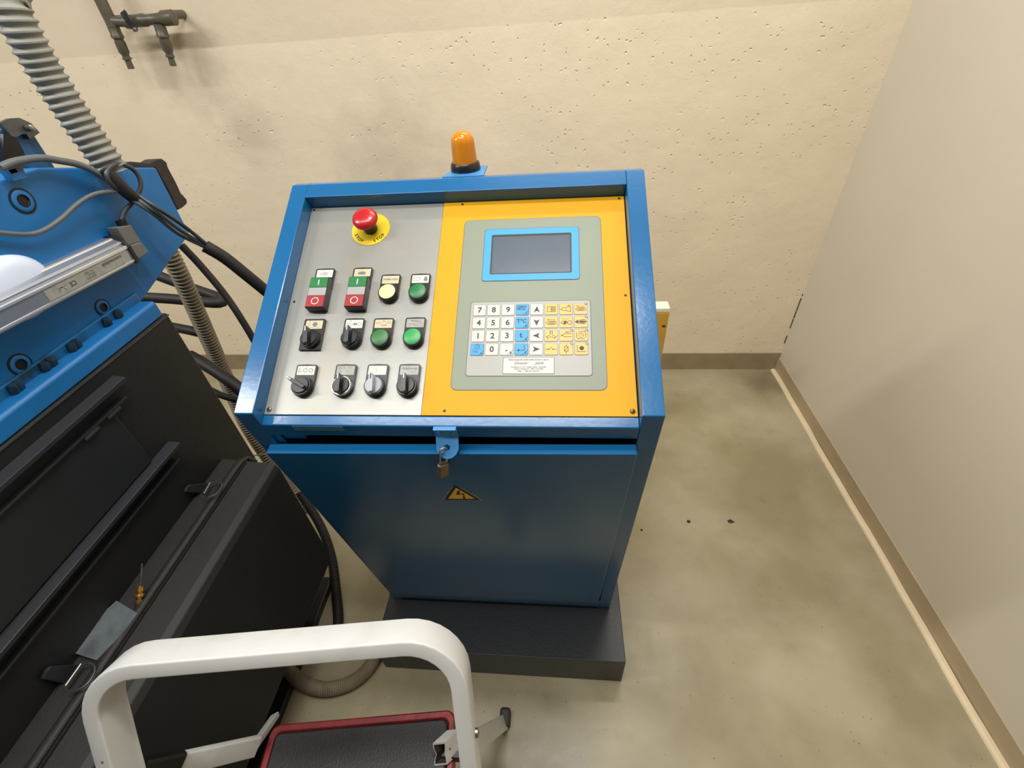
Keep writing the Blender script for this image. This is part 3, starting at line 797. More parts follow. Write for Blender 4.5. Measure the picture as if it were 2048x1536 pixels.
def leg_screwball(bm):
    text(bm, 'RR', .0028, TM(-.006, .0308, .0048), 2); sk(bm, [(-.010, .0270), (-.003, .0270), (-.003, .0228), (-.010, .0228)], .0004, True); poly(bm, [(-.001, .0275), (.005, .0275), (.005, .0240), (-.001, .0240)], .0048, 2); sk(bm, circ(.0092, .0256, .0026, 14), .0005, True)
def leg_tool(bm):
    sk(bm, [(-.012, .0270), (-.006, .0285), (-.003, .0240), (.004, .0240), (.007, .0290)], .0005); sk(bm, [(0, .0325), (0, .0300)]); sk(bm, circ(.0095, .0285, .0020, 10), .0004, True); text(bm, 'F+4', .0030, TM(.001, .0300, .0048), 2); sk(bm, [(-.003, .0222), (.005, .0228)], .0006)
def leg_pihala(bm):
    text(bm, 'PIHALO', .0044, TM(.0005, .0296, .0048), 2, bold=.00012); sk(bm, [(-.011, .0262), (-.003, .0240), (.001, .0262), (.011, .0262)], .0005); sk(bm, [(-.011, .0220), (-.004, .0244), (0, .0222), (.011, .0222)], .0005)
def leg_hand(bm):
    sk(bm, circ(-.0010, .0262, .0030, 14), .0007, True); sk(bm, circ(.0078, .0262, .0030, 14), .0007, True)
    sk(bm, [(-.0110, .0290), (-.0118, .0240), (-.0090, .0232), (-.0066, .0262)], .0006); sk(bm, [(-.0098, .0292), (-.0092, .0262)], .0005); text(bm, '4', .0030, TM(0, .0315, .0048), 2)
def leg_auto(bm):
    text(bm, 'AUTO   0   I', .0040, TM(-.001, .0300, .0048), 2, bold=.00006); sk(bm, [(-.011, .0262), (-.006, .0246), (-.009, .0225)], .0004); sk(bm, [(.002, .0272), (.002, .0236)], .0006); sk(bm, [(.007, .0270), (.004, .0230)], .0004)
def leg_blank(bm):
    sk(bm, [(-.002, .0310), (-.002, .0260)], .0003); sk(bm, [(-.002, .0235), (.001, .0250)], .0003); text(bm, '.  .', .0036, TM(.004, .0225, .0048), 2)
def leg_ogr(bm):
    text(bm, 'OGREVANJE', .0042, TM(.000, .0285, .0048), 2, bold=.00012); sk(bm, [(.002, .0250), (.006, .0228), (.010, .0252)], .0005)
def legend(parent, fr, paper, draw, square=False):
    bm = NB(); bx_legend(bm, 0, square)
    plate2(bm, rrect(-.0138, .0188, .0138, .0334, .0008, 2), .0040, .00465, 1)
    draw(bm)
    return obj('legend_plate', bm, [M_plastic, paper, M_inkgrey], parent, frame=fr, smooth=False)
def pushbutton(x, y, cap, paper, draw, label):
    fr = at_p(x, y)
    bm = NB(); lathe(bm, [(.0150, .0030), (.0150, .0105), (.0142, .0120), (.0132, .0120), (.0130, .0105)], seg=40)
    p = obj('push_button', bm, M_plastic, con, frame=fr, label=label)
    bm = NB(); lathe(bm, [(.0131, .0100), (.0130, .0118), (.0122, .0124), (0, .0126)], seg=40); obj('button_cap', bm, cap, p, frame=fr)
    legend(p, fr, paper, draw)
    return p
def selector(x, y, ang, paper, draw, label, knob=None, ring=None, tip=None, long=False, square=False):
    fr = at_p(x, y); knob = knob or M_plastic
    bm = NB(); lathe(bm, [(.0150, .0030), (.0152, .0090), (.0146, .0110), (.0132, .0110), (.0130, .0095)], seg=40)
    p = obj('selector_switch', bm, ring or M_plastic, con, frame=fr, label=label)
    fk = fr @ Matrix.Rotation(R(ang), 4, 'Z')
    bm = NB(); lathe(bm, [(.0130, .0090), (.0128, .0122), (.0118, .0132), (0, .0132)], seg=40)
    L0, L1 = (-.0115, .0215) if long else (-.0135, .0150)
    wd = .0030 if long else .0044
    base = [(-wd, L0 + .002), (-wd * .6, L0), (wd * .6, L0), (wd, L0 + .002), (wd, L1 - .006), (wd * .35, L1), (-wd * .35, L1), (-wd, L1 - .006)]
    hh = .0210 if long else .0240
    n = len(base)
    a = [bm.verts.new((px, py, .012)) for px, py in base]; b = [bm.verts.new((px * .72, py * (.97), hh if py > 0 else hh - .0015)) for px, py in base]
    bm.faces.new(b)
    for i in range(n): bm.faces.new((a[i], a[(i + 1) % n], b[(i + 1) % n], b[i]))
    tm = 1
    stroke(bm, [(0, L1 - .0018), (0, L1 - .0085)], .0013, hh + .0004, 1)
    obj('knob', bm, [knob, tip or M_white], p, frame=fk, smooth=True)
    legend(p, fr, paper, draw, square)
    return p
def rocker(x, y, paper, draw, label):
    fr = at_p(x, y)
    bm = NB()
    plate2(bm, rrect(-.0156, -.0280, .0156, .0280, .0016, 3), 0, .0150)
    p = obj('double_push_button', bm, M_plastic, con, frame=fr, label=label, bevel=.0006)
    bm = NB(); plate2(bm, [(-.0144, .0085), (.0144, .0085), (.0144, .0266), (-.0144, .0266)], .0150, .0162, 0); stroke(bm, [(0, .0215), (0, .0130)], .0014, .0164, 1)
    obj('start_key', bm, [M_green, M_white], p, frame=fr, smooth=False, label='green start key marked I')
    bm = NB(); plate2(bm, [(-.0144, -.0060), (.0144, -.0060), (.0144, .0080), (-.0144, .0080)], .0150, .0158, 0)
    obj('pilot_lens', bm, M_lens, p, frame=fr, smooth=False, label='milky lamp lens')
    bm = NB(); plate2(bm, [(-.0144, -.0266), (.0144, -.0266), (.0144, -.0065), (-.0144, -.0065)], .0150, .0162, 0); stroke(bm, circ(0, -.0165, .0056, 28), .0012, .0164, 1, True)
    obj('stop_key', bm, [M_redkey, M_white], p, frame=fr, smooth=False, label='red stop key marked O')
    legend(p, at_p(x, y + .0155 * 1000 - .0), paper, draw)
    return p
rocker(81.0, 205.0, M_tagwhite, leg_syringe, 'left green and red start-stop key pair')
rocker(145.0, 205.0, M_tagcream, leg_syringe2, 'right green and red start-stop key pair')
pushbutton(194, 206, M_cream, M_tagcream, leg_pomik, 'cream push button under POMIK DNA')
pushbutton(243, 206, M_green, M_tagwhite, leg_drop, 'green push button under bottle and drop sign')
selector(81, 126.5, 8, M_tagcream, leg_globe, 'black selector on square base under globe sign', square=True)
selector(146, 126.8, 3, M_tagwhite, leg_screwball, 'black selector under screw and ball sign')
pushbutton(193, 126.5, M_green3, M_tagcream, leg_tool, 'dull green push button in the middle row')
pushbutton(243.3, 127, M_green2, M_taggrey, leg_pihala, 'bright green push button in the middle row')
selector(83.3, 48.8, 62, M_tagwhite, leg_hand, 'black selector with long lever turned left', long=True)
selector(145.3, 48.8, 3, M_taggrey, leg_auto, 'black selector in chrome ring', ring=M_chrome)
selector(194.5, 48.8, 4, M_tagwhite, leg_blank, 'selector with silver knob', knob=M_silverknob, tip=M_ink)
selector(243, 48.8, 3, M_taggrey, leg_ogr, 'black selector beside the yellow panel')

# ---- beacon ----------------------------------------------
bc = Vector((-.1600, .862, 1.1785))
bm = NB(); prism(bm, [(-.196, .826, 1.1745), (-.1245, .826, 1.1745), (-.1245, .886, 1.1745), (-.183, .886, 1.1745)], (0, 0, .004)); box(bm, (-.190, .8325, 1.12), (-.1245, .8365, 1.176))
bk = obj('beacon_bracket', bm, M_bracket, con, smooth=False, bevel=.001)
bm = NB(); lathe(bm, [(.0255, 0), (.0262, .003), (.0250, .011), (.0228, .0135), (0, .0135)], bc, seg=40); obj('beacon_base', bm, M_plastic, con)
bm = NB()
outp = [(.0215, .013), (.0212, .020), (.0205, .034), (.0200, .044)] + [(.0200 * math.cos(R(a)), .044 + .0185 * math.sin(R(a))) for a in (15, 30, 45, 60, 75)] + [(0, .0625)]
inp = [(r_ * .93, h_ - (.0012 if h_ > .05 else 0)) for r_, h_ in outp[:-1]] + [(0, .0605)]
lathe(bm, outp + inp[::-1] + [(.0215, .013)], bc, seg=40)
dome = obj('beacon_dome', bm, amber, con, label='amber translucent dome')
bm = NB(); lathe(bm, [(.0060, .0137), (.0060, .022), (.0040, .024), (.0058, .032), (.0070, .040), (.0050, .047), (0, .049)], bc, seg=20)
tube(bm, [bc + Vector((.010, 0, .0135)), bc + Vector((.011, 0, .035)), bc + Vector((.002, .002, .050)), bc + Vector((-.010, 0, .036)), bc + Vector((-.010, 0, .0135))], .0007, 6, .004)
obj('bulb', bm, M_brass, dome)

# ------------------------------------------------------------------ yellow board behind the console
bm = NB()
box(bm, (.12, 1.30, 0), (.3515, 1.345, .618), 0); box(bm, (.12, 1.30, .618), (.3515, 1.345, .634), 1)  # top strip coloured white to stand for the highlight there
t = thing('yellow_board', 'yellow painted board standing on edge behind the console, right of it', 'board', (.236, 1.32, 0))
obj('board', bm, [M_plyel, M_plhighlight], t, smooth=False, bevel=.003)
bm = NB(); box(bm, (.335, 1.2985, .566), (.345, 1.3002, .572)); obj('board_slot', bm, M_dirt, t, smooth=False)

# ------------------------------------------------------------------ blue and black machine on the left
XB, XH, XU = -.745, -.620, -.780
mc = thing('moulding_machine', 'large black and blue machine with sliding cover rails and latches at the left', 'machine', (-1.2, .1, 0))
YN = -.55
bm = NB()
box(bm, (-1.95, YN, .09), (XB, .722, .983))
obj('machine_base', bm, M_black, mc, smooth=False, bevel=.003)
bm = NB(); prism(bm, [(XB - .004, YN, .982), (XB + .0015, YN, .982), (XB + .0015, .7225, .977), (XB - .004, .7225, .977)], (0, 0, .0022)); obj('top_edge_strip', bm, M_dsteel, mc, smooth=False)
# rails of the sliding cover
def ledge(z, y1, d, th, drop):
    bm = NB()
    prism(bm, [(XB, YN, z), (XB + d, YN, z - .003), (XB + d, YN, z - th), (XB + d - .003, YN, z - th), (XB + d - .003, YN, z - .006), (XB, YN, z - .004)], (0, y1 - YN, 0))
    box(bm, (XB, YN, z - drop - .004), (XB + d * .55, y1 - .012, z - drop))
    return bm
obj('upper_rail', ledge(.958, .560, .021, .010, .036), M_black2, mc, smooth=False, bevel=.0008)
obj('lower_rail', ledge(.791, .567, .022, .010, .036), M_black2, mc, smooth=False, bevel=.0008)
bm = NB(); box(bm, (XB, YN, .794), (XB + .005, .517, .918)); obj('sliding_panel', bm, mat('dark_sliding_sheet', (34, 37, 39), .4, var=.1), mc, smooth=False, bevel=.001)
for k, yy in enumerate((.500, .452)):
    bm = NB(); prism(bm, [(XB + .004, yy, .913), (XB + .012, yy, .913), (XB + .012, yy + .028, .913), (XB + .004, yy + .028, .913)], (0, 0, .005)); obj('rail_clip', bm, M_dsteel, mc, smooth=False)
# blue ledge and side plate
bm = NB()
prism(bm, [(XB - .055, YN, .984), (XB, YN, .984), (XB, YN, 1.010), (XB - .004, YN, 1.014), (XB - .055, YN, 1.014)], (0, .712 - YN, 0))
obj('blue_ledge', bm, M_mblue, mc, smooth=False, bevel=.002)
bm = NB()
pts = [(0, YN, 1.252), (0, .695, 1.252), (0, .742, 1.240), (0, .914, 1.195), (0, .914, 1.062), (0, .725, 1.010), (0, YN, 1.010)]
prism(bm, [(XU - .045, p[1], p[2]) for p in pts], (.045, 0, 0))
sp = obj('side_plate', bm, M_mblue, mc, smooth=False, bevel=.003)
bm = NB(); box(bm, (XU, YN, 1.012), (XU + .006, .715, 1.030)); obj('oily_joint', bm, M_mblue_dirty, mc, smooth=False, bevel=.002, label='grimy joint between plate and ledge')
bm = NB(); box(bm, (-1.9, YN, 1.0), (XU - .044, .70, 1.19)); obj('rear_casting', bm, M_mblue_dirty, mc, smooth=False, bevel=.006)
# socket-head bolts in counterbores of the plate
for (px, py, rr) in ((45, 402, .0150), (205, 615, .0120), (40, 729, .0135)):
    c = on_x(px, py, XU)
    bm = NB()
    lathe(bm, [(rr * 1.20, .0), (rr * 1.20, .0008), (rr * 1.05, .0010), (rr * 1.0, -.001)], c, (1, 0, 0), 32, 1)
    lathe(bm, [(rr, -.0015), (rr, .0014), (rr * .88, .0024), (rr * .60, .0024)], c, (1, 0, 0), 32, 0)
    lathe(bm, [(rr * .60, .0024), (rr * .55, .0006), (0, .0004)], c, (1, 0, 0), 6, 1)
    obj('socket_bolt', bm, [M_mblue, M_ink], mc)
for (px, py) in ((266, 622), (240, 638), (178, 688), (190, 682), (98, 727), (112, 718), (58, 772), (70, 766)):
    c = on_z(px, py, 1.026); c.x = XU + .012
    bm = NB(); lathe(bm, [(.0070, -.014), (.0070, -.002), (.005, .002), (0, .003)], c, (0.25, 0.1, 1), 6, 0)
    obj('ledge_bolt', bm, M_oily, mc)
# rear tower with grey bracket, top left
bm = NB()
P0 = on_x(100, 318, -.90); P1 = on_x(68, 268, -.90); P2 = on_x(58, 248, -.90)
prism(bm, [(-1.05, .50, 1.20), (-1.05, P0.y, 1.20), (-1.05, P1.y, P1.z), (-1.05, P2.y - .01, P2.z), (-1.05, .50, P2.z + .004)], (.15, 0, 0))
obj('rear_tower', bm, M_mblue_dirty, mc, smooth=False, bevel=.003)
bm = NB()
q0, q1, q2 = on_x(10, 262, -.895), on_x(40, 252, -.895), on_x(66, 272, -.895)
q3 = on_x(60, 276, -.895); q4 = on_x(45, 258, -.895)
sweep(bm, [q0, on_x(28, 253, -.895), q1, on_x(54, 258, -.895), q2], [(-.004, -.012), (.004, -.012), (.004, .012), (-.004, .012)], up=(1, 0, 0))
obj('grey_bracket', bm, M_dsteel, mc, smooth=False)
bm = NB(); lathe(bm, [(.005, -.004), (.005, .004), (.002, .006), (0, .006)], on_x(60, 256, -.885), (1, 0, 0), 14); obj('bracket_bolt', bm, M_chrome, mc)
# opening mouth (dark) and pale clips on the plate top edge
bm = NB(); A = on_x(0, 275, -.888)
prism(bm, [on_x(0, 268, -.894), on_x(26, 275, -.894), on_x(40, 300, -.894), on_x(48, 325, -.894), on_x(0, 330, -.894)], (.006, 0, 0)); obj('dark_opening', bm, M_ink, mc, smooth=False)
for (a, b_) in (((8, 338), (34, 330)), ((14, 352), (42, 344))):
    p, q = on_x(*a, XU + .004), on_x(*b_, XU + .004)
    bm = NB(); sweep(bm, [p, q], [(-.007, -.006), (.007, -.006), (.007, .006), (-.007, .006)], up=(0, 0, 1)); obj('cable_clip', bm, M_plug if a[0] < 10 else M_mblue, mc, smooth=False)
# foam strip round the back corner of the plate
bm = NB()
fo = [(250, 326), (262, 323), (300, 326), (314, 318), (324, 317), (334, 325), (336, 334), (353, 366), (362, 386), (374, 399), (375, 407), (366, 415), (357, 420), (340, 384), (312, 336), (250, 336)]
prism(bm, [on_x(a, b_, XU - .012) for a, b_ in fo], (-.028, 0, 0))
obj('foam_strip', bm, M_tape, mc, smooth=False, bevel=.002, label='brown-black foam edge strip')
# linear transducer rail
pl0, pr0 = on_x(-60, 699, -.745), on_x(271, 523, -.745)     # bottom edge, near to far
ext_d = (pr0 - pl0).normalized(); ext_d.x = 0; ext_d.normalize()
nv = Vector((0, -ext_d.z, ext_d.y))                          # up, across the rail
start = Vector((0, pr0.y, pr0.z)) - ext_d * .62
tr = None
def prof_pt(o_, a): return start + Vector((o_, 0, 0)) + nv * a
FX = -.745
profile = [(XU, -.001), (FX - .001, -.001), (FX, .0015), (FX, .004), (FX - .0015, .0048), (FX - .0015, .0235), (FX, .0243), (FX, .0275), (FX - .002, .0290), (FX - .007, .0300), (FX - .007, .0325), (FX - .006, .0340), (FX - .009, .0360), (FX - .018, .0400), (FX - .019, .0420), (FX - .022, .0430), (XU, .0430)]
bm = NB()
Lr = (Vector((0, pr0.y, pr0.z)) - start).length
prism(bm, [prof_pt(o_, a) for o_, a in profile], ext_d * Lr, 0)
for f in bm.faces:
    if len(f.verts) == 4:
        c = f.calc_center_median(); a = (c - start).dot(nv)
        if (.0015 <= a <= .0042 and c.x > FX - .0005) or (.0240 < a < .0285 and c.x > FX - .002) or (.0322 < a < .0352 and c.x > FX - .008) or (a > .0395 and c.x > FX - .024): f.material_index = 1
tr = obj('transducer_rail', bm, [M_aluext, M_alubright], mc, smooth=False, label='aluminium linear transducer rail')
endp = start + ext_d * Lr
bm = NB(); prism(bm, [Vector((o_, 0, 0)) + endp + nv * a for o_, a in ((XU, -.003), (FX + .002, -.003), (FX + .002, .027), (FX - .008, .036), (FX - .02, .045), (XU, .045))], ext_d * .006)
obj('end_cap', bm, M_plastic, tr, smooth=False)
# label with lettering printed upside down as mounted
MLb = Matrix(((0, 0, 1, FX - .0012), (-ext_d.y, -nv.y, 0, 0), (-ext_d.z, -nv.z, 0, 0), (0, 0, 0, 1)))
lo = endp - ext_d * .018 + nv * .0140
MLb.translation = (FX - .0012, lo.y, lo.z)
bm = NB(); box(bm, (.0, -.0085, 0), (.150, .0085, .0003), 0)
text(bm, 'novotechnik', .0085, TM(.002, -.0035, .0004), 1, align='LEFT', bold=.0001)
text(bm, 'TLH 0225\n022325\nF.nr. 054', .0044, TM(.062, .000, .0004), 1, align='LEFT')
text(bm, 'CE', .0100, TM(.098, .000, .0004), 1, align='LEFT', bold=.0001)
stroke(bm, [(.118, .003), (.124, -.003), (.130, .003)], .0006, .0004, 1); stroke(bm, [(.116, -.002), (.130, -.002)], .0005, .0004, 1)
obj('rail_label', bm, [M_taggrey, M_ink], tr, frame=MLb, smooth=False)
# plug
bm = NB()
pz = [on_x(258, 492, XU + .03), on_x(283, 484, XU + .03), on_x(299, 504, XU + .03), on_x(278, 518, XU + .03)]
prism(bm, [p + Vector((-.03, 0, 0)) for p in pz], (.030, 0, 0))
pz = [on_x(235, 455, XU + .026), on_x(262, 450, XU + .026), on_x(283, 483, XU + .026), on_x(256, 491, XU + .026)]
prism(bm, [p + Vector((-.022, 0, 0)) for p in pz], (.022, 0, 0))
obj('plug', bm, M_plug, mc, smooth=False, bevel=.0015, label='grey angled plug')
bm = NB(); tube(bm, [on_x(248, 455, XU + .014), on_x(241, 440, XU + .014)], .0085, 14, None); obj('cable_gland', bm, M_plastic, mc)
# pale round cap behind the rail
bm = NB(); c = on_x(24, 577, XU)
lathe(bm, [(.056, 0), (.056, .006), (.050, .013), (.036, .018), (.0, .020)], c, (1, 0, 0), 40)
for v in bm.verts: v.co.z = c.z + (v.co.z - c.z) * .80
obj('white_cap', bm, M_whiteplastic, mc, label='pale blue-white round cap')

# lower cover box with ridge, latches, plate and nipple
bm = NB()
prism(bm, [(XB, YN, .656), (XH - .018, YN, .6435), (XH - .006, YN, .638), (XH, YN, .626), (XH, YN, .25), (XB, YN, .25)], (0, .642 - YN, 0))
cvr = obj('lower_cover', bm, M_housing, mc, smooth=False, bevel=.002)
bm = NB()
rp_ = [Vector((-.700, YN, .653)), Vector((-.700, .1, .653)), Vector((-.700, .45, .653)), Vector((-.700, .62, .6535)), Vector((-.697, .648, .650)), Vector((-.688, .655, .640)), Vector((-.680, .652, .632))]
sweep(bm, spline(rp_, .02), [(a * 1.7, b_) for a, b_ in circ(0, 0, .0050, 12)], up=(1, 0, 0)); obj('cover_ridge', bm, M_housing, mc)
bm = NB(); prism(bm, [(-.6895, YN, .6500), (-.6860, YN, .6500), (-.6860, YN, .6516), (-.6895, YN, .6516)], (0, .636 - YN, 0)); obj('cover_seam', bm, M_ink, mc, smooth=False)
def lq(a, b_):
    p = on_z(a, b_, .667)
    return p if p.x > XB + .012 else on_x(a, b_, XB + .012)
def latch(lever, loop, pin):
    bm = NB(); prism(bm, [on_x(a, b_, XB + .004) for a, b_ in lever], (.006, 0, 0))
    o = obj('latch', bm, M_black2, mc, smooth=False, bevel=.0012)
    bm = NB(); tube(bm, [lq(a, b_) for a, b_ in loop], .0014, 8, .003); obj('latch_loop', bm, M_dsteel, o)
    bm = NB(); tube(bm, [lq(*pin[0]), lq(*pin[1])], .0022, 10, None); obj('latch_pin', bm, M_steel, o)
latch([(366, 984), (368, 976), (376, 969), (418, 966), (408, 987)], [(420, 967), (432, 964), (442, 967), (443, 975), (434, 986), (418, 995), (406, 994)], [(420, 966), (408, 988)])
latch([(79, 1358), (86, 1342), (96, 1332), (160, 1328), (132, 1369)], [(163, 1330), (178, 1327), (189, 1333), (187, 1350), (172, 1370), (150, 1382), (132, 1382)], [(162, 1328), (131, 1372)])
# grey plate screwed to the cover
bm = NB()
pp = [on_z(235, 1203, .662), on_z(277, 1228, .656), on_z(248, 1268, .656), on_z(195, 1322, .656), on_z(133, 1302, .662), on_z(160, 1270, .662)]
prism(bm, pp, (0, 0, .003)); obj('cover_plate', bm, mat('scuffed_grey_plate', (96, 104, 108), .4, var=.3, scale=40, metal=.2), mc, smooth=False, label='scuffed grey metal plate')
c = on_z(277, 1212, .650)
bm = NB()
lathe(bm, [(.0060, 0), (.0060, .010), (.0046, .011), (.0046, .016), (.0080, .017), (.0080, .020), (.0055, .022), (.0055, .026), (.0072, .027), (.0060, .034), (0, .035)], c, UP + RT * .08, 6)
nip = obj('brass_nipple', bm, M_brass, mc)
bm = NB(); _ax = (UP + RT * .08).normalized(); tube(bm, [c + _ax * .034, c + _ax * .072], .0015, 8, None); obj('nipple_pin', bm, M_steel, nip)
bm = NB(); box(bm, (-.95, YN, .0), (-.712, .70, .028)); obj('floor_shade_slab', bm, M_black, mc, smooth=False, bevel=.002)  # black slab added to darken the floor where it lies in shade
bm = NB(); box(bm, (-.90, YN, .028), (-.765, .66, .25)); obj('base_skirt', bm, M_black, mc, smooth=False)
# feet and the pale foot rail seen past the cover
bm = NB(); prism(bm, [on_z(651, 1147, .03), on_z(645, 1152, .03), on_z(560, 1330, .03), on_z(575, 1330, .03)], (0, 0, .022)); obj('foot_rail', bm, mat('pale_foot_rail', (130, 122, 100), .5, var=.1), mc, smooth=False)
for (fx, fy) in ((-.80, -.45), (-.80, .60), (-1.85, -.45), (-1.85, .60)):
    bm = NB(); lathe(bm, [(.035, 0), (.035, .012), (.014, .02), (.014, .092)], (fx, fy, 0), seg=20); obj('machine_foot', bm, M_black2, mc)

# ------------------------------------------------------------------ hoses and cables
def hose(name, pts, r, m, label, cat='cable', rib=None, group=None, seg=14, step=.01, depth=.12):
    bm = NB()
    if rib: ribbed(bm, pts, r, rib, depth, 24)
    else: tube(bm, pts, r, seg, step)
    group = group or {'corrugated_conduit': 'ribbed conduits by the machine', 'grey_cable': 'grey cables on the machine', 'black_hose': 'black hoses behind the console'}.get(name)
    return tag(obj(name, bm, m), label, cat, group)
Yc = .80
hose('corrugated_conduit', [Vector((-.80, Yc + .06, CEIL)), Vector((-.80, Yc + .05, 2.2)), on_y(-60, -160, Yc + .02), on_y(22, 20, Yc), on_y(92, 145, Yc), on_y(160, 248, Yc), on_y(229, 345, Yc)], .0255, M_hosegrey,
     'thick grey ribbed conduit coming down the wall at top left', 'conduit', rib=.0118, depth=.16)
hose('corrugated_conduit', [on_y(335, 500, 1.03), on_y(365, 560, 1.03), on_y(405, 650, 1.04), on_y(445, 740, 1.06), on_y(470, 800, 1.07), on_y(500, 862, 1.06), on_y(560, 950, 1.02), on_y(600, 1000, .98), on_y(640, 1045, .96), on_y(676, 1080, .96)], .0225, M_hosebeige,
     'dusty beige ribbed conduit between machine and console', 'conduit', rib=.0100, depth=.24)
hose('corrugated_conduit', [on_z(600, 985, .20), on_z(640, 1050, .12), on_z(662, 1110, .06), on_z(672, 1180, .03), on_z(676, 1250, .025), on_z(660, 1300, .025)], .0150, M_rubber,
     'dark ribbed conduit dropping to the floor beside the lower machine cover', 'conduit', rib=.0070)
hose('floor_hose', [on_z(540, 1290, .06), on_z(565, 1325, .04), on_z(600, 1362, .020), on_z(648, 1378, .020), on_z(700, 1366, .020), on_z(738, 1334, .020), on_z(752, 1295, .03), on_z(735, 1250, .05)], .0185, M_hosebeige,
     'beige ribbed hose looped on the floor behind the white step stool', 'hose', rib=.0055, depth=.06)
# black sleeve and the three grey cables that enter it
slv = [on_y(410, 492, .86), on_y(450, 516, .87), on_y(500, 556, .88), on_y(560, 605, .90)]
hose('cable_sleeve', slv, .0125, M_rubber, 'thick black cable sleeve running behind the console', 'cable sleeve', seg=20)
for k, (dx, dy, mt) in enumerate(((-4, 3, M_cablegrey), (1, -1, M_cablegrey), (7, -6, M_cabledark))):
    pts = [on_x(238 + dx * .4, 368 + dy * .4, -.748), on_x(262 + dx, 392 + dy, -.746), on_y(310 + dx, 424 + dy, .80), on_y(360 + dx * 1.3, 462 + dy * 1.5, .84), on_y(412 + dx * .5, 493 + dy * .4, .862), on_y(430, 504, .865)]
    hose('grey_cable', pts, .0036, mt, ['grey cable entering the black sleeve, lowest of three', 'grey cable entering the black sleeve, middle of three', 'dark grey cable entering the black sleeve, highest of three'][k], 'cable', step=.008)
hose('cable_wrap', [on_x(206, 338, -.752), on_x(226, 358, -.748), on_x(248, 380, -.746), on_x(268, 396, -.746)], .0105, M_rubber, 'black tape wrap where cables leave the grey conduit', 'cable wrap', seg=16)
hose('grey_cable', [on_x(0, 336, -.765), on_x(28, 324, -.765), on_x(80, 316, -.765), on_x(110, 320, -.762), on_x(160, 330, -.760), on_x(205, 352, -.755), on_x(240, 376, -.750)], .0052, M_cablegrey, 'grey cable lying along the top edge of the blue plate', 'cable')
hose('grey_cable', [on_x(-20, 464, -.770), on_x(50, 469, -.768), on_x(85, 462, -.766), on_x(122, 438, -.764), on_x(155, 408, -.760), on_x(190, 388, -.756), on_x(232, 382, -.750)], .0036, M_cablegrey, 'thin grey cable sagging across the blue side plate', 'cable')
hose('grey_cable', [on_x(243, 440, -.766), on_x(250, 422, -.762), on_x(270, 398, -.752), on_x(282, 370, -.742), on_x(270, 342, -.742), on_x(240, 328, -.744), on_x(216, 338, -.744), on_x(216, 360, -.744), on_x(235, 380, -.748)], .0038, M_cabledark, 'dark grey cable looped in a ring above the plug', 'cable', step=.006)
hose('black_cable', [on_y(362, 490, 1.0), on_y(400, 530, 1.0), on_y(450, 590, .99), on_y(490, 650, .97), on_y(530, 720, .95)], .0085, M_rubber, 'slim black cable curving down behind the console', 'cable', seg=16)
hose('black_hose', [on_y(300, 545, 1.15), on_y(345, 562, 1.15), on_y(395, 580, 1.15), on_y(436, 594, 1.14), on_y(447, 601, 1.12), on_y(435, 606, 1.10), on_y(395, 603, 1.10), on_y(345, 598, 1.10), on_y(280, 594, 1.10)], .0145, M_rubber, 'black hose bent back on itself behind the ribbed conduit', 'hose', seg=18)
hose('black_hose', [on_y(300, 646, 1.08), on_y(350, 655, 1.07), on_y(385, 662, 1.06), on_y(408, 668, 1.06)], .0135, M_rubber, 'short black hose behind the black machine corner', 'hose', seg=18)
hose('black_hose', [on_y(380, 712, .98), on_y(408, 728, .96), on_y(440, 748, .94), on_y(475, 775, .92), on_y(520, 820, .90)], .0165, M_rubber, 'thick black hose going behind the lower left corner of the console', 'hose', seg=18)
hose('black_hose', [on_y(420, 780, .95), on_y(450, 793, .94), on_y(500, 806, .93)], .0095, M_rubber, 'thin black hose below the thick black hose by the console', 'hose', seg=18)
hose('thin_wire', [on_y(505, 912, .80), on_y(520, 909, .80), on_y(545, 908, .80)], .0018, M_hosebeige, 'thin pale wire behind the console door edge', 'wire', seg=8)

# ------------------------------------------------------------------ air valves on the wall
YV = 1.745
va = thing('wall_valves', 'pair of dirty grey shut-off valves on a pipe at the top left of the wall', 'valve', (-1.30, 1.80, 1.40))
def V_(px, py, y=YV): return on_y(px, py, y)
bm = NB(); a, b_ = V_(196, -10), V_(228, 55); sweep(bm, [Vector((b_.x, b_.y, CEIL)), Vector((a.x + (b_.x - a.x) * .5, a.y, a.z + .15)), a, b_], circ(0, 0, .0170, 16), up=(0, -1, 0))
obj('supply_pipe', bm, M_valve, va)
def nozzle_(p0, p1, nm):
    ax_ = (p1 - p0); L_ = ax_.length; bm = NB()
    k = L_
    lathe(bm, [(0, 0), (.0165, .0), (.0165, k * .22), (.0180, k * .24), (.0180, k * .30), (.0135, k * .32), (.0135, k * .37), (.0150, k * .38), (.0150, k * .62), (.0105, k * .68), (.0105, k * .72), (.0130, k * .74), (.0130, k * .78), (.0088, k * .80), (.0100, k * .995), (.0062, k), (.0062, k * .97), (0, k * .97)], p0, ax_, 20)
    return obj(nm, bm, M_valve, va)
nozzle_(V_(224, 48), V_(263, 138), 'hose_nozzle'); nozzle_(V_(318, 48), V_(347, 132), 'hose_nozzle')
bm = NB(); p, q = V_(222, 42), V_(252, 44)
lathe(bm, [(0, 0), (.0135, 0), (.0135, (q - p).length), (.0175, (q - p).length), (.0175, (q - p).length + .014), (0, (q - p).length + .014)], p, q - p, 20)
obj('valve_body', bm, M_valve, va)
bm = NB(); p, q = V_(272, 42), V_(335, 36); L_ = (q - p).length
lathe(bm, [(0, 0), (.016, 0), (.017, L_ * .3), (.014, L_ * .35), (.015, L_ * .8), (.020, L_ * .9), (.020, L_ * 1.2), (.012, L_ * 1.25), (0, L_ * 1.25)], p, q - p, 20)
obj('valve_body', bm, M_valve, va)
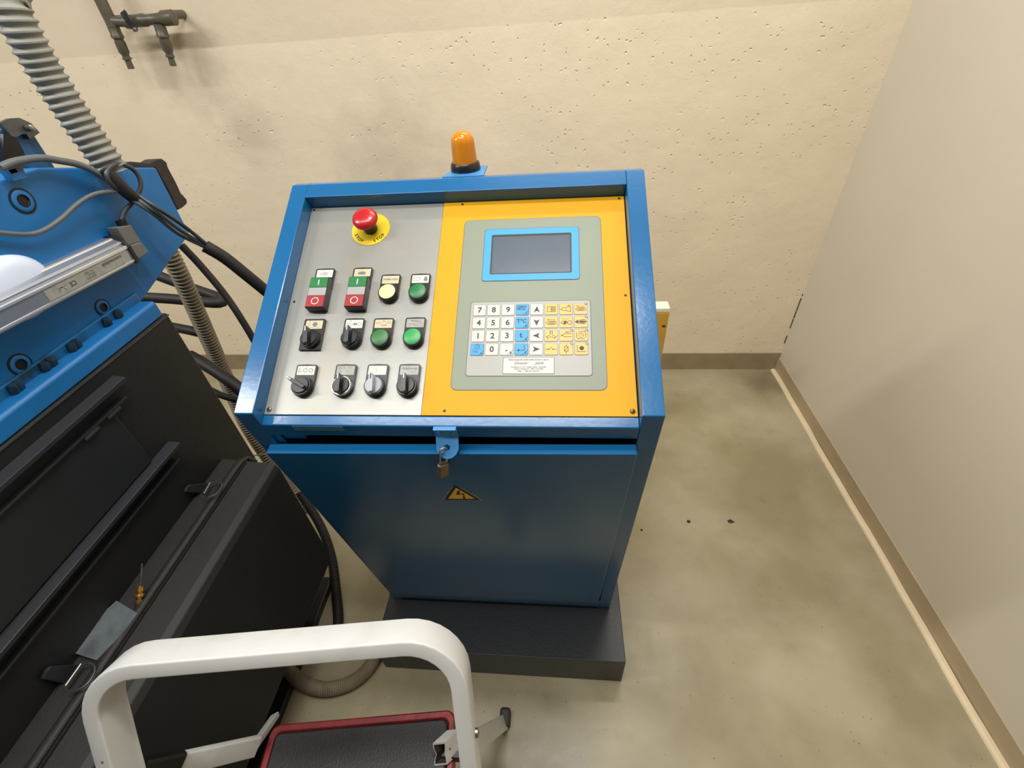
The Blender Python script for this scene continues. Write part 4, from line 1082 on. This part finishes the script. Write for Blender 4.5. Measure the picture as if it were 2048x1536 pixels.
for p in (V_(335, 30) + Vector((0, .02, 0)), V_(232, 40)):
    bm = NB(); tube(bm, [p, Vector((p.x, wb(p.x) + .002, p.z))], .012, 14, None); obj('wall_mount', bm, M_valve, va)
bm = NB(); p = V_(246, 24, YV - .03); q = V_(272, 58, YV - .045)
sweep(bm, [p, (p + q) / 2 + Vector((0, -.006, 0)), q], [(-.009, -.003), (.009, -.003), (.009, .003), (-.009, .003)], up=(1, 0, 0)); obj('valve_lever', bm, M_plastic, va, smooth=False)
bm = NB(); lathe(bm, [(.0060, 0), (.0060, .010), (.004, .014), (0, .015)], q, (.2, -1, -.2), 16); obj('lever_bolt', bm, M_chrome, va)

# ------------------------------------------------------------------ step stool
st = thing('step_stool', 'white tubular step stool with red-rimmed black tread at the bottom edge', 'step stool', (-.32, .0, 0))
bdir = Vector((math.cos(.13), math.sin(.13), 0)); bdir.normalize()
ldir = Vector((.088, -.483, -.871)); ldir = (ldir - bdir * ldir.dot(bdir)).normalized()
nrm = ldir.cross(bdir).normalized()
if nrm.y > 0: nrm = -nrm                                   # toward the viewer
org = on_z(560, 1322, .865)
def hp(px, py):
    d = ray(px, py); t_ = (org - CAM).dot(nrm) / d.dot(nrm); q = CAM + d * t_ - org
    return Vector((q.dot(bdir), q.dot(ldir)))
cl_pairs = [((197, 1536), (232, 1536)), ((178, 1488), (213, 1482)), ((162, 1430), (191, 1430)), ((163, 1400), (194, 1396)), ((178, 1366), (207, 1371)), ((205, 1345), (226, 1360)), ((242, 1331), (252, 1357)), ((290, 1326), (298, 1355)), ((350, 1325), (352, 1351)), ((480, 1312), (482, 1341)), ((665, 1298), (667, 1327)), ((740, 1291), (742, 1319)), ((790, 1292), (785, 1316)), ((829, 1298), (815, 1318)), ((866, 1318), (847, 1328)), ((905, 1355), (878, 1347)), ((930, 1394), (895, 1376)), ((944, 1440), (905, 1440)), ((952, 1490), (910, 1488)), ((958, 1536), (915, 1536))]
cl = [(hp(*a) + hp(*b_)) / 2 for a, b_ in cl_pairs]
# regularise: straight legs, straight bar
path = []
lx_ = cl[3].x; rx_ = cl[-3].x; ty = sum(c.y for c in cl[8:12]) / 4
HW = .0095                                                # half thickness seen from the front
rad = .058
lxx, rxx = min(c.x for c in cl[:5]), max(c.x for c in cl[-4:])
LEG = .95
pts2 = [Vector((cl[0].x + (cl[0].x - cl[2].x) * .0, LEG))]
lb = lxx; rb = rxx
pts2 = [(lb, LEG)] + [(lb, ty + rad + .001)]
for k in range(9):
    a = math.pi + math.pi / 2 * k / 8; pts2.append((lb + rad + rad * math.cos(a), ty + rad + rad * math.sin(a)))
for k in range(9):
    a = -math.pi / 2 + math.pi / 2 * k / 8; pts2.append((rb - rad + rad * math.cos(a), ty + rad + rad * math.sin(a)))
pts2 += [(rb, LEG)]
#print('STOOL', [tuple(round(v, 3) for v in c) for c in cl], 'lb', lb, 'rb', rb, 'ty', ty)
def hw(a, t_, n_=0): return org + bdir * a + ldir * t_ + nrm * n_
DEP = .040
path3 = [hw(a, t_, -DEP / 2) for a, t_ in pts2]
# keep only the part above the floor
path3 = [p for p in path3]
def clamp(p_top, p_bot):
    k = (p_top.z - .02) / (p_top.z - p_bot.z); return p_top.lerp(p_bot, min(1, k))
path3[0] = clamp(path3[1], path3[0]); path3[-1] = clamp(path3[-2], path3[-1])
bm = NB()
sec = [(a, b_) for a, b_ in rrect(-DEP / 2, -HW, DEP / 2, HW, .0024, 3)]
sweep(bm, path3, sec, up=nrm)
obj('handle_frame', bm, M_whitetube, st)
for p in (path3[0], path3[-1]):
    bm = NB(); box(bm, (p.x - .016, p.y - .026, 0), (p.x + .016, p.y + .026, .035)); obj('foot_cap', bm, M_capblack, st, smooth=False, bevel=.004)
# upper tread
ZT = .45
TLc, TRc, BLc = on_z(546, 1449, ZT), on_z(908, 1424, ZT), on_z(505, 1536, ZT)
ydir = Vector((-bdir.y, bdir.x, 0))
MT = Matrix(((bdir.x, ydir.x, 0, TLc.x), (bdir.y, ydir.y, 0, TLc.y), (0, 0, 1, ZT), (0, 0, 0, 1)))
wT = (TRc - TLc).dot(bdir); dT = .20
bm = NB()
outer = rrect(-.002, -dT, wT + .002, 0, .016, 6); inner = rrect(.010, -dT + .012, wT - .010, -.013, .010, 6)
ringplate(bm, outer, inner, -.028, 0)
obj('tread_rim', bm, M_stepred, st, frame=MT, bevel=.003, label='worn red tread rim')
bm = NB(); plate2(bm, rrect(.0105, -dT + .0125, wT - .0105, -.0135, .010, 6), -.012, .0030); obj('tread_mat', bm, M_stepmat, st, frame=MT, bevel=.003, label='black rubber tread mat')
# lower tread, nearer the viewer and out of the frame
MT2 = MT @ Matrix.Translation((0, -.24, -.23))
bm = NB(); ringplate(bm, outer, inner, -.028, 0); obj('tread_rim', bm, M_stepred, st, frame=MT2, bevel=.003)
bm = NB(); plate2(bm, rrect(.0105, -dT + .0125, wT - .0105, -.0135, .010, 6), -.012, .0030); obj('tread_mat', bm, M_stepmat, st, frame=MT2, bevel=.003)
# rear legs: tubes from the hinge beside the tread down and outward to the floor
def flat_tube(a, b_, w1, t1, upv, name_, m_=M_whitetube, hollow=False):
    bm = NB(); a, b_ = Vector(a), Vector(b_)
    s_ = rrect(-w1 / 2, -t1 / 2, w1 / 2, t1 / 2, min(w1, t1) * .2, 3)
    sweep(bm, [a, b_], s_, up=upv, cap=not hollow)
    if hollow:
        sweep(bm, [a, b_], [(x * .86, y * .84) for x, y in s_], up=upv, cap=False)
        n = len(s_)
    return obj(name_, bm, m_, st)
rl_top = on_z(938, 1490, .430); rl_foot = Vector((-.137, .350, .012))
stub_a = on_z(880, 1508, .472); stub_b = on_z(916, 1474, .468)
# pinched open tube end facing the viewer
bm = NB()
dl = (stub_b - stub_a).normalized(); sv = Vector((1, 0, 0)); sv = (sv - _fwd * sv.dot(_fwd)).normalized(); uv = dl.cross(sv)
sv = Vector((.98, .12, .10)).normalized(); uv = Vector((-.05, .55, .83)).normalized()
def ringp(c, sw, su, pinch, k=1.0):
    out = []
    for a_, b_ in ((-1, -1), (-1, -.6), (-1 + pinch, 0), (-1, .6), (-1, 1), (0, 1), (1, 1), (1, .6), (1 - pinch * .35, 0), (1, -.6), (1, -1), (0, -1)):
        out.append(c + sv * (a_ * sw * k) + uv * (b_ * su * k))
    return out
rings = [(stub_a, .0105, .0200, .38), (stub_a + dl * .012, .0105, .0200, .25), (stub_a + dl * .028, .0110, .0195, 0), (stub_b, .0110, .0150, 0)]
vo = [[bm.verts.new(p) for p in ringp(c, a_, b_, pc)] for c, a_, b_, pc in rings]
vi = [[bm.verts.new(p) for p in ringp(c, a_, b_, pc, .84)] for c, a_, b_, pc in rings[:3]]
for S in (vo, vi):
    for A, B_ in zip(S, S[1:]):
        for k in range(12):
            f = bm.faces.new((A[k], A[(k + 1) % 12], B_[(k + 1) % 12], B_[k])); f.material_index = 0 if S is vo else 1
for k in range(12): bm.faces.new((vo[0][k], vo[0][(k + 1) % 12], vi[0][(k + 1) % 12], vi[0][k]))
f = bm.faces.new(vi[2]); f.material_index = 1
obj('tube_end', bm, [M_whitetube, M_capblack], st, smooth=False, label='pinched open white tube end')
bm = NB(); c_ = stub_a + dl * .014
lathe(bm, [(.0045, -.003), (.0045, .003), (0, .004)], c_ + sv * .003, sv, 14); obj('rivet', bm, M_steel, st)
bm = NB(); box(bm, (rl_foot.x - .006, rl_foot.y - .010, 0), (rl_foot.x + .020, rl_foot.y + .030, .034)); obj('foot_cap', bm, M_capblack, st, smooth=False, bevel=.006)
bm = NB(); _s = rrect(-.0165, -.0105, .0165, .0105, .003, 3)
sweep(bm, [rl_top, rl_foot], _s, up=(-.3, .5, .4)); obj('rear_leg', bm, M_whitetube, st)
# hinge block at the right
q = on_z(905, 1492, .452)
bm = NB(); box(bm, (q.x - .016, q.y - .018, q.z - .016), (q.x + .018, q.y + .016, q.z + .008)); obj('hinge_block', bm, M_plastic, st, smooth=False, bevel=.002)
# left rear leg and braces
ltop = on_z(502, 1502, .436); lend = on_z(550, 1432, .300)
flat_tube(ltop, lend, .010, .016, (0, 0, 1), 'side_brace')
lh = Vector((-.455, .175, .425)); lfoot = Vector((-.520, .265, .012))
flat_tube(lh, lfoot, .023, .034, (1, 0, 0), 'rear_leg')
bm = NB(); box(bm, (lfoot.x - .018, lfoot.y - .012, 0), (lfoot.x + .012, lfoot.y + .026, .034)); obj('foot_cap', bm, M_capblack, st, smooth=False, bevel=.006)
ba, bb = on_z(352, 1529, .585), on_z(512, 1492, .47)
flat_tube(ba, bb, .030, .012, (0, .5, .9), 'brace')
bm = NB(); sweep(bm, [ba + (ba - bb).normalized() * .05, ba + (bb - ba).normalized() * .004], rrect(-.017, -.009, .017, .009, .003, 2), up=(0, .5, .9)); obj('brace_joint', bm, M_plastic, st, smooth=False)
# screw on the right leg
c_ = hw(rb, .0, -DEP / 2); k_ = [hp(960, 1497)][0]
c_ = hw(rb + HW, k_.y, -DEP * .5)
bm = NB(); lathe(bm, [(.0055, 0), (.0050, .003), (0, .005)], c_, bdir, 14); obj('leg_bolt', bm, M_steel, st)

# ------------------------------------------------------------------ debris on the floor
for (px, py, rr, lab) in ((1377, 1043, .0075, 'round dark speck of dirt on the floor right of the console'), (1461, 1043, .0085, 'oblong dark paint chip on the floor, farther right of the console'),
                          (1283, 1060, .0050, 'small dark splinter on the floor close to the console side')):
    c = on_z(px, py, .0); bm = NB()
    pl_ = [(c.x + rr * (1 + .25 * random.uniform(-1, 1)) * math.cos(2 * math.pi * k / 11) * (1.25 if px == 1461 else .9), c.y + rr * (1 + .3 * random.uniform(-1, 1)) * math.sin(2 * math.pi * k / 11) * .8) for k in range(11)]
    plate2(bm, pl_, 0, .0015); tag(obj('dirt_speck', bm, M_dirt, smooth=False), lab, 'debris', 'dirt specks on the floor')
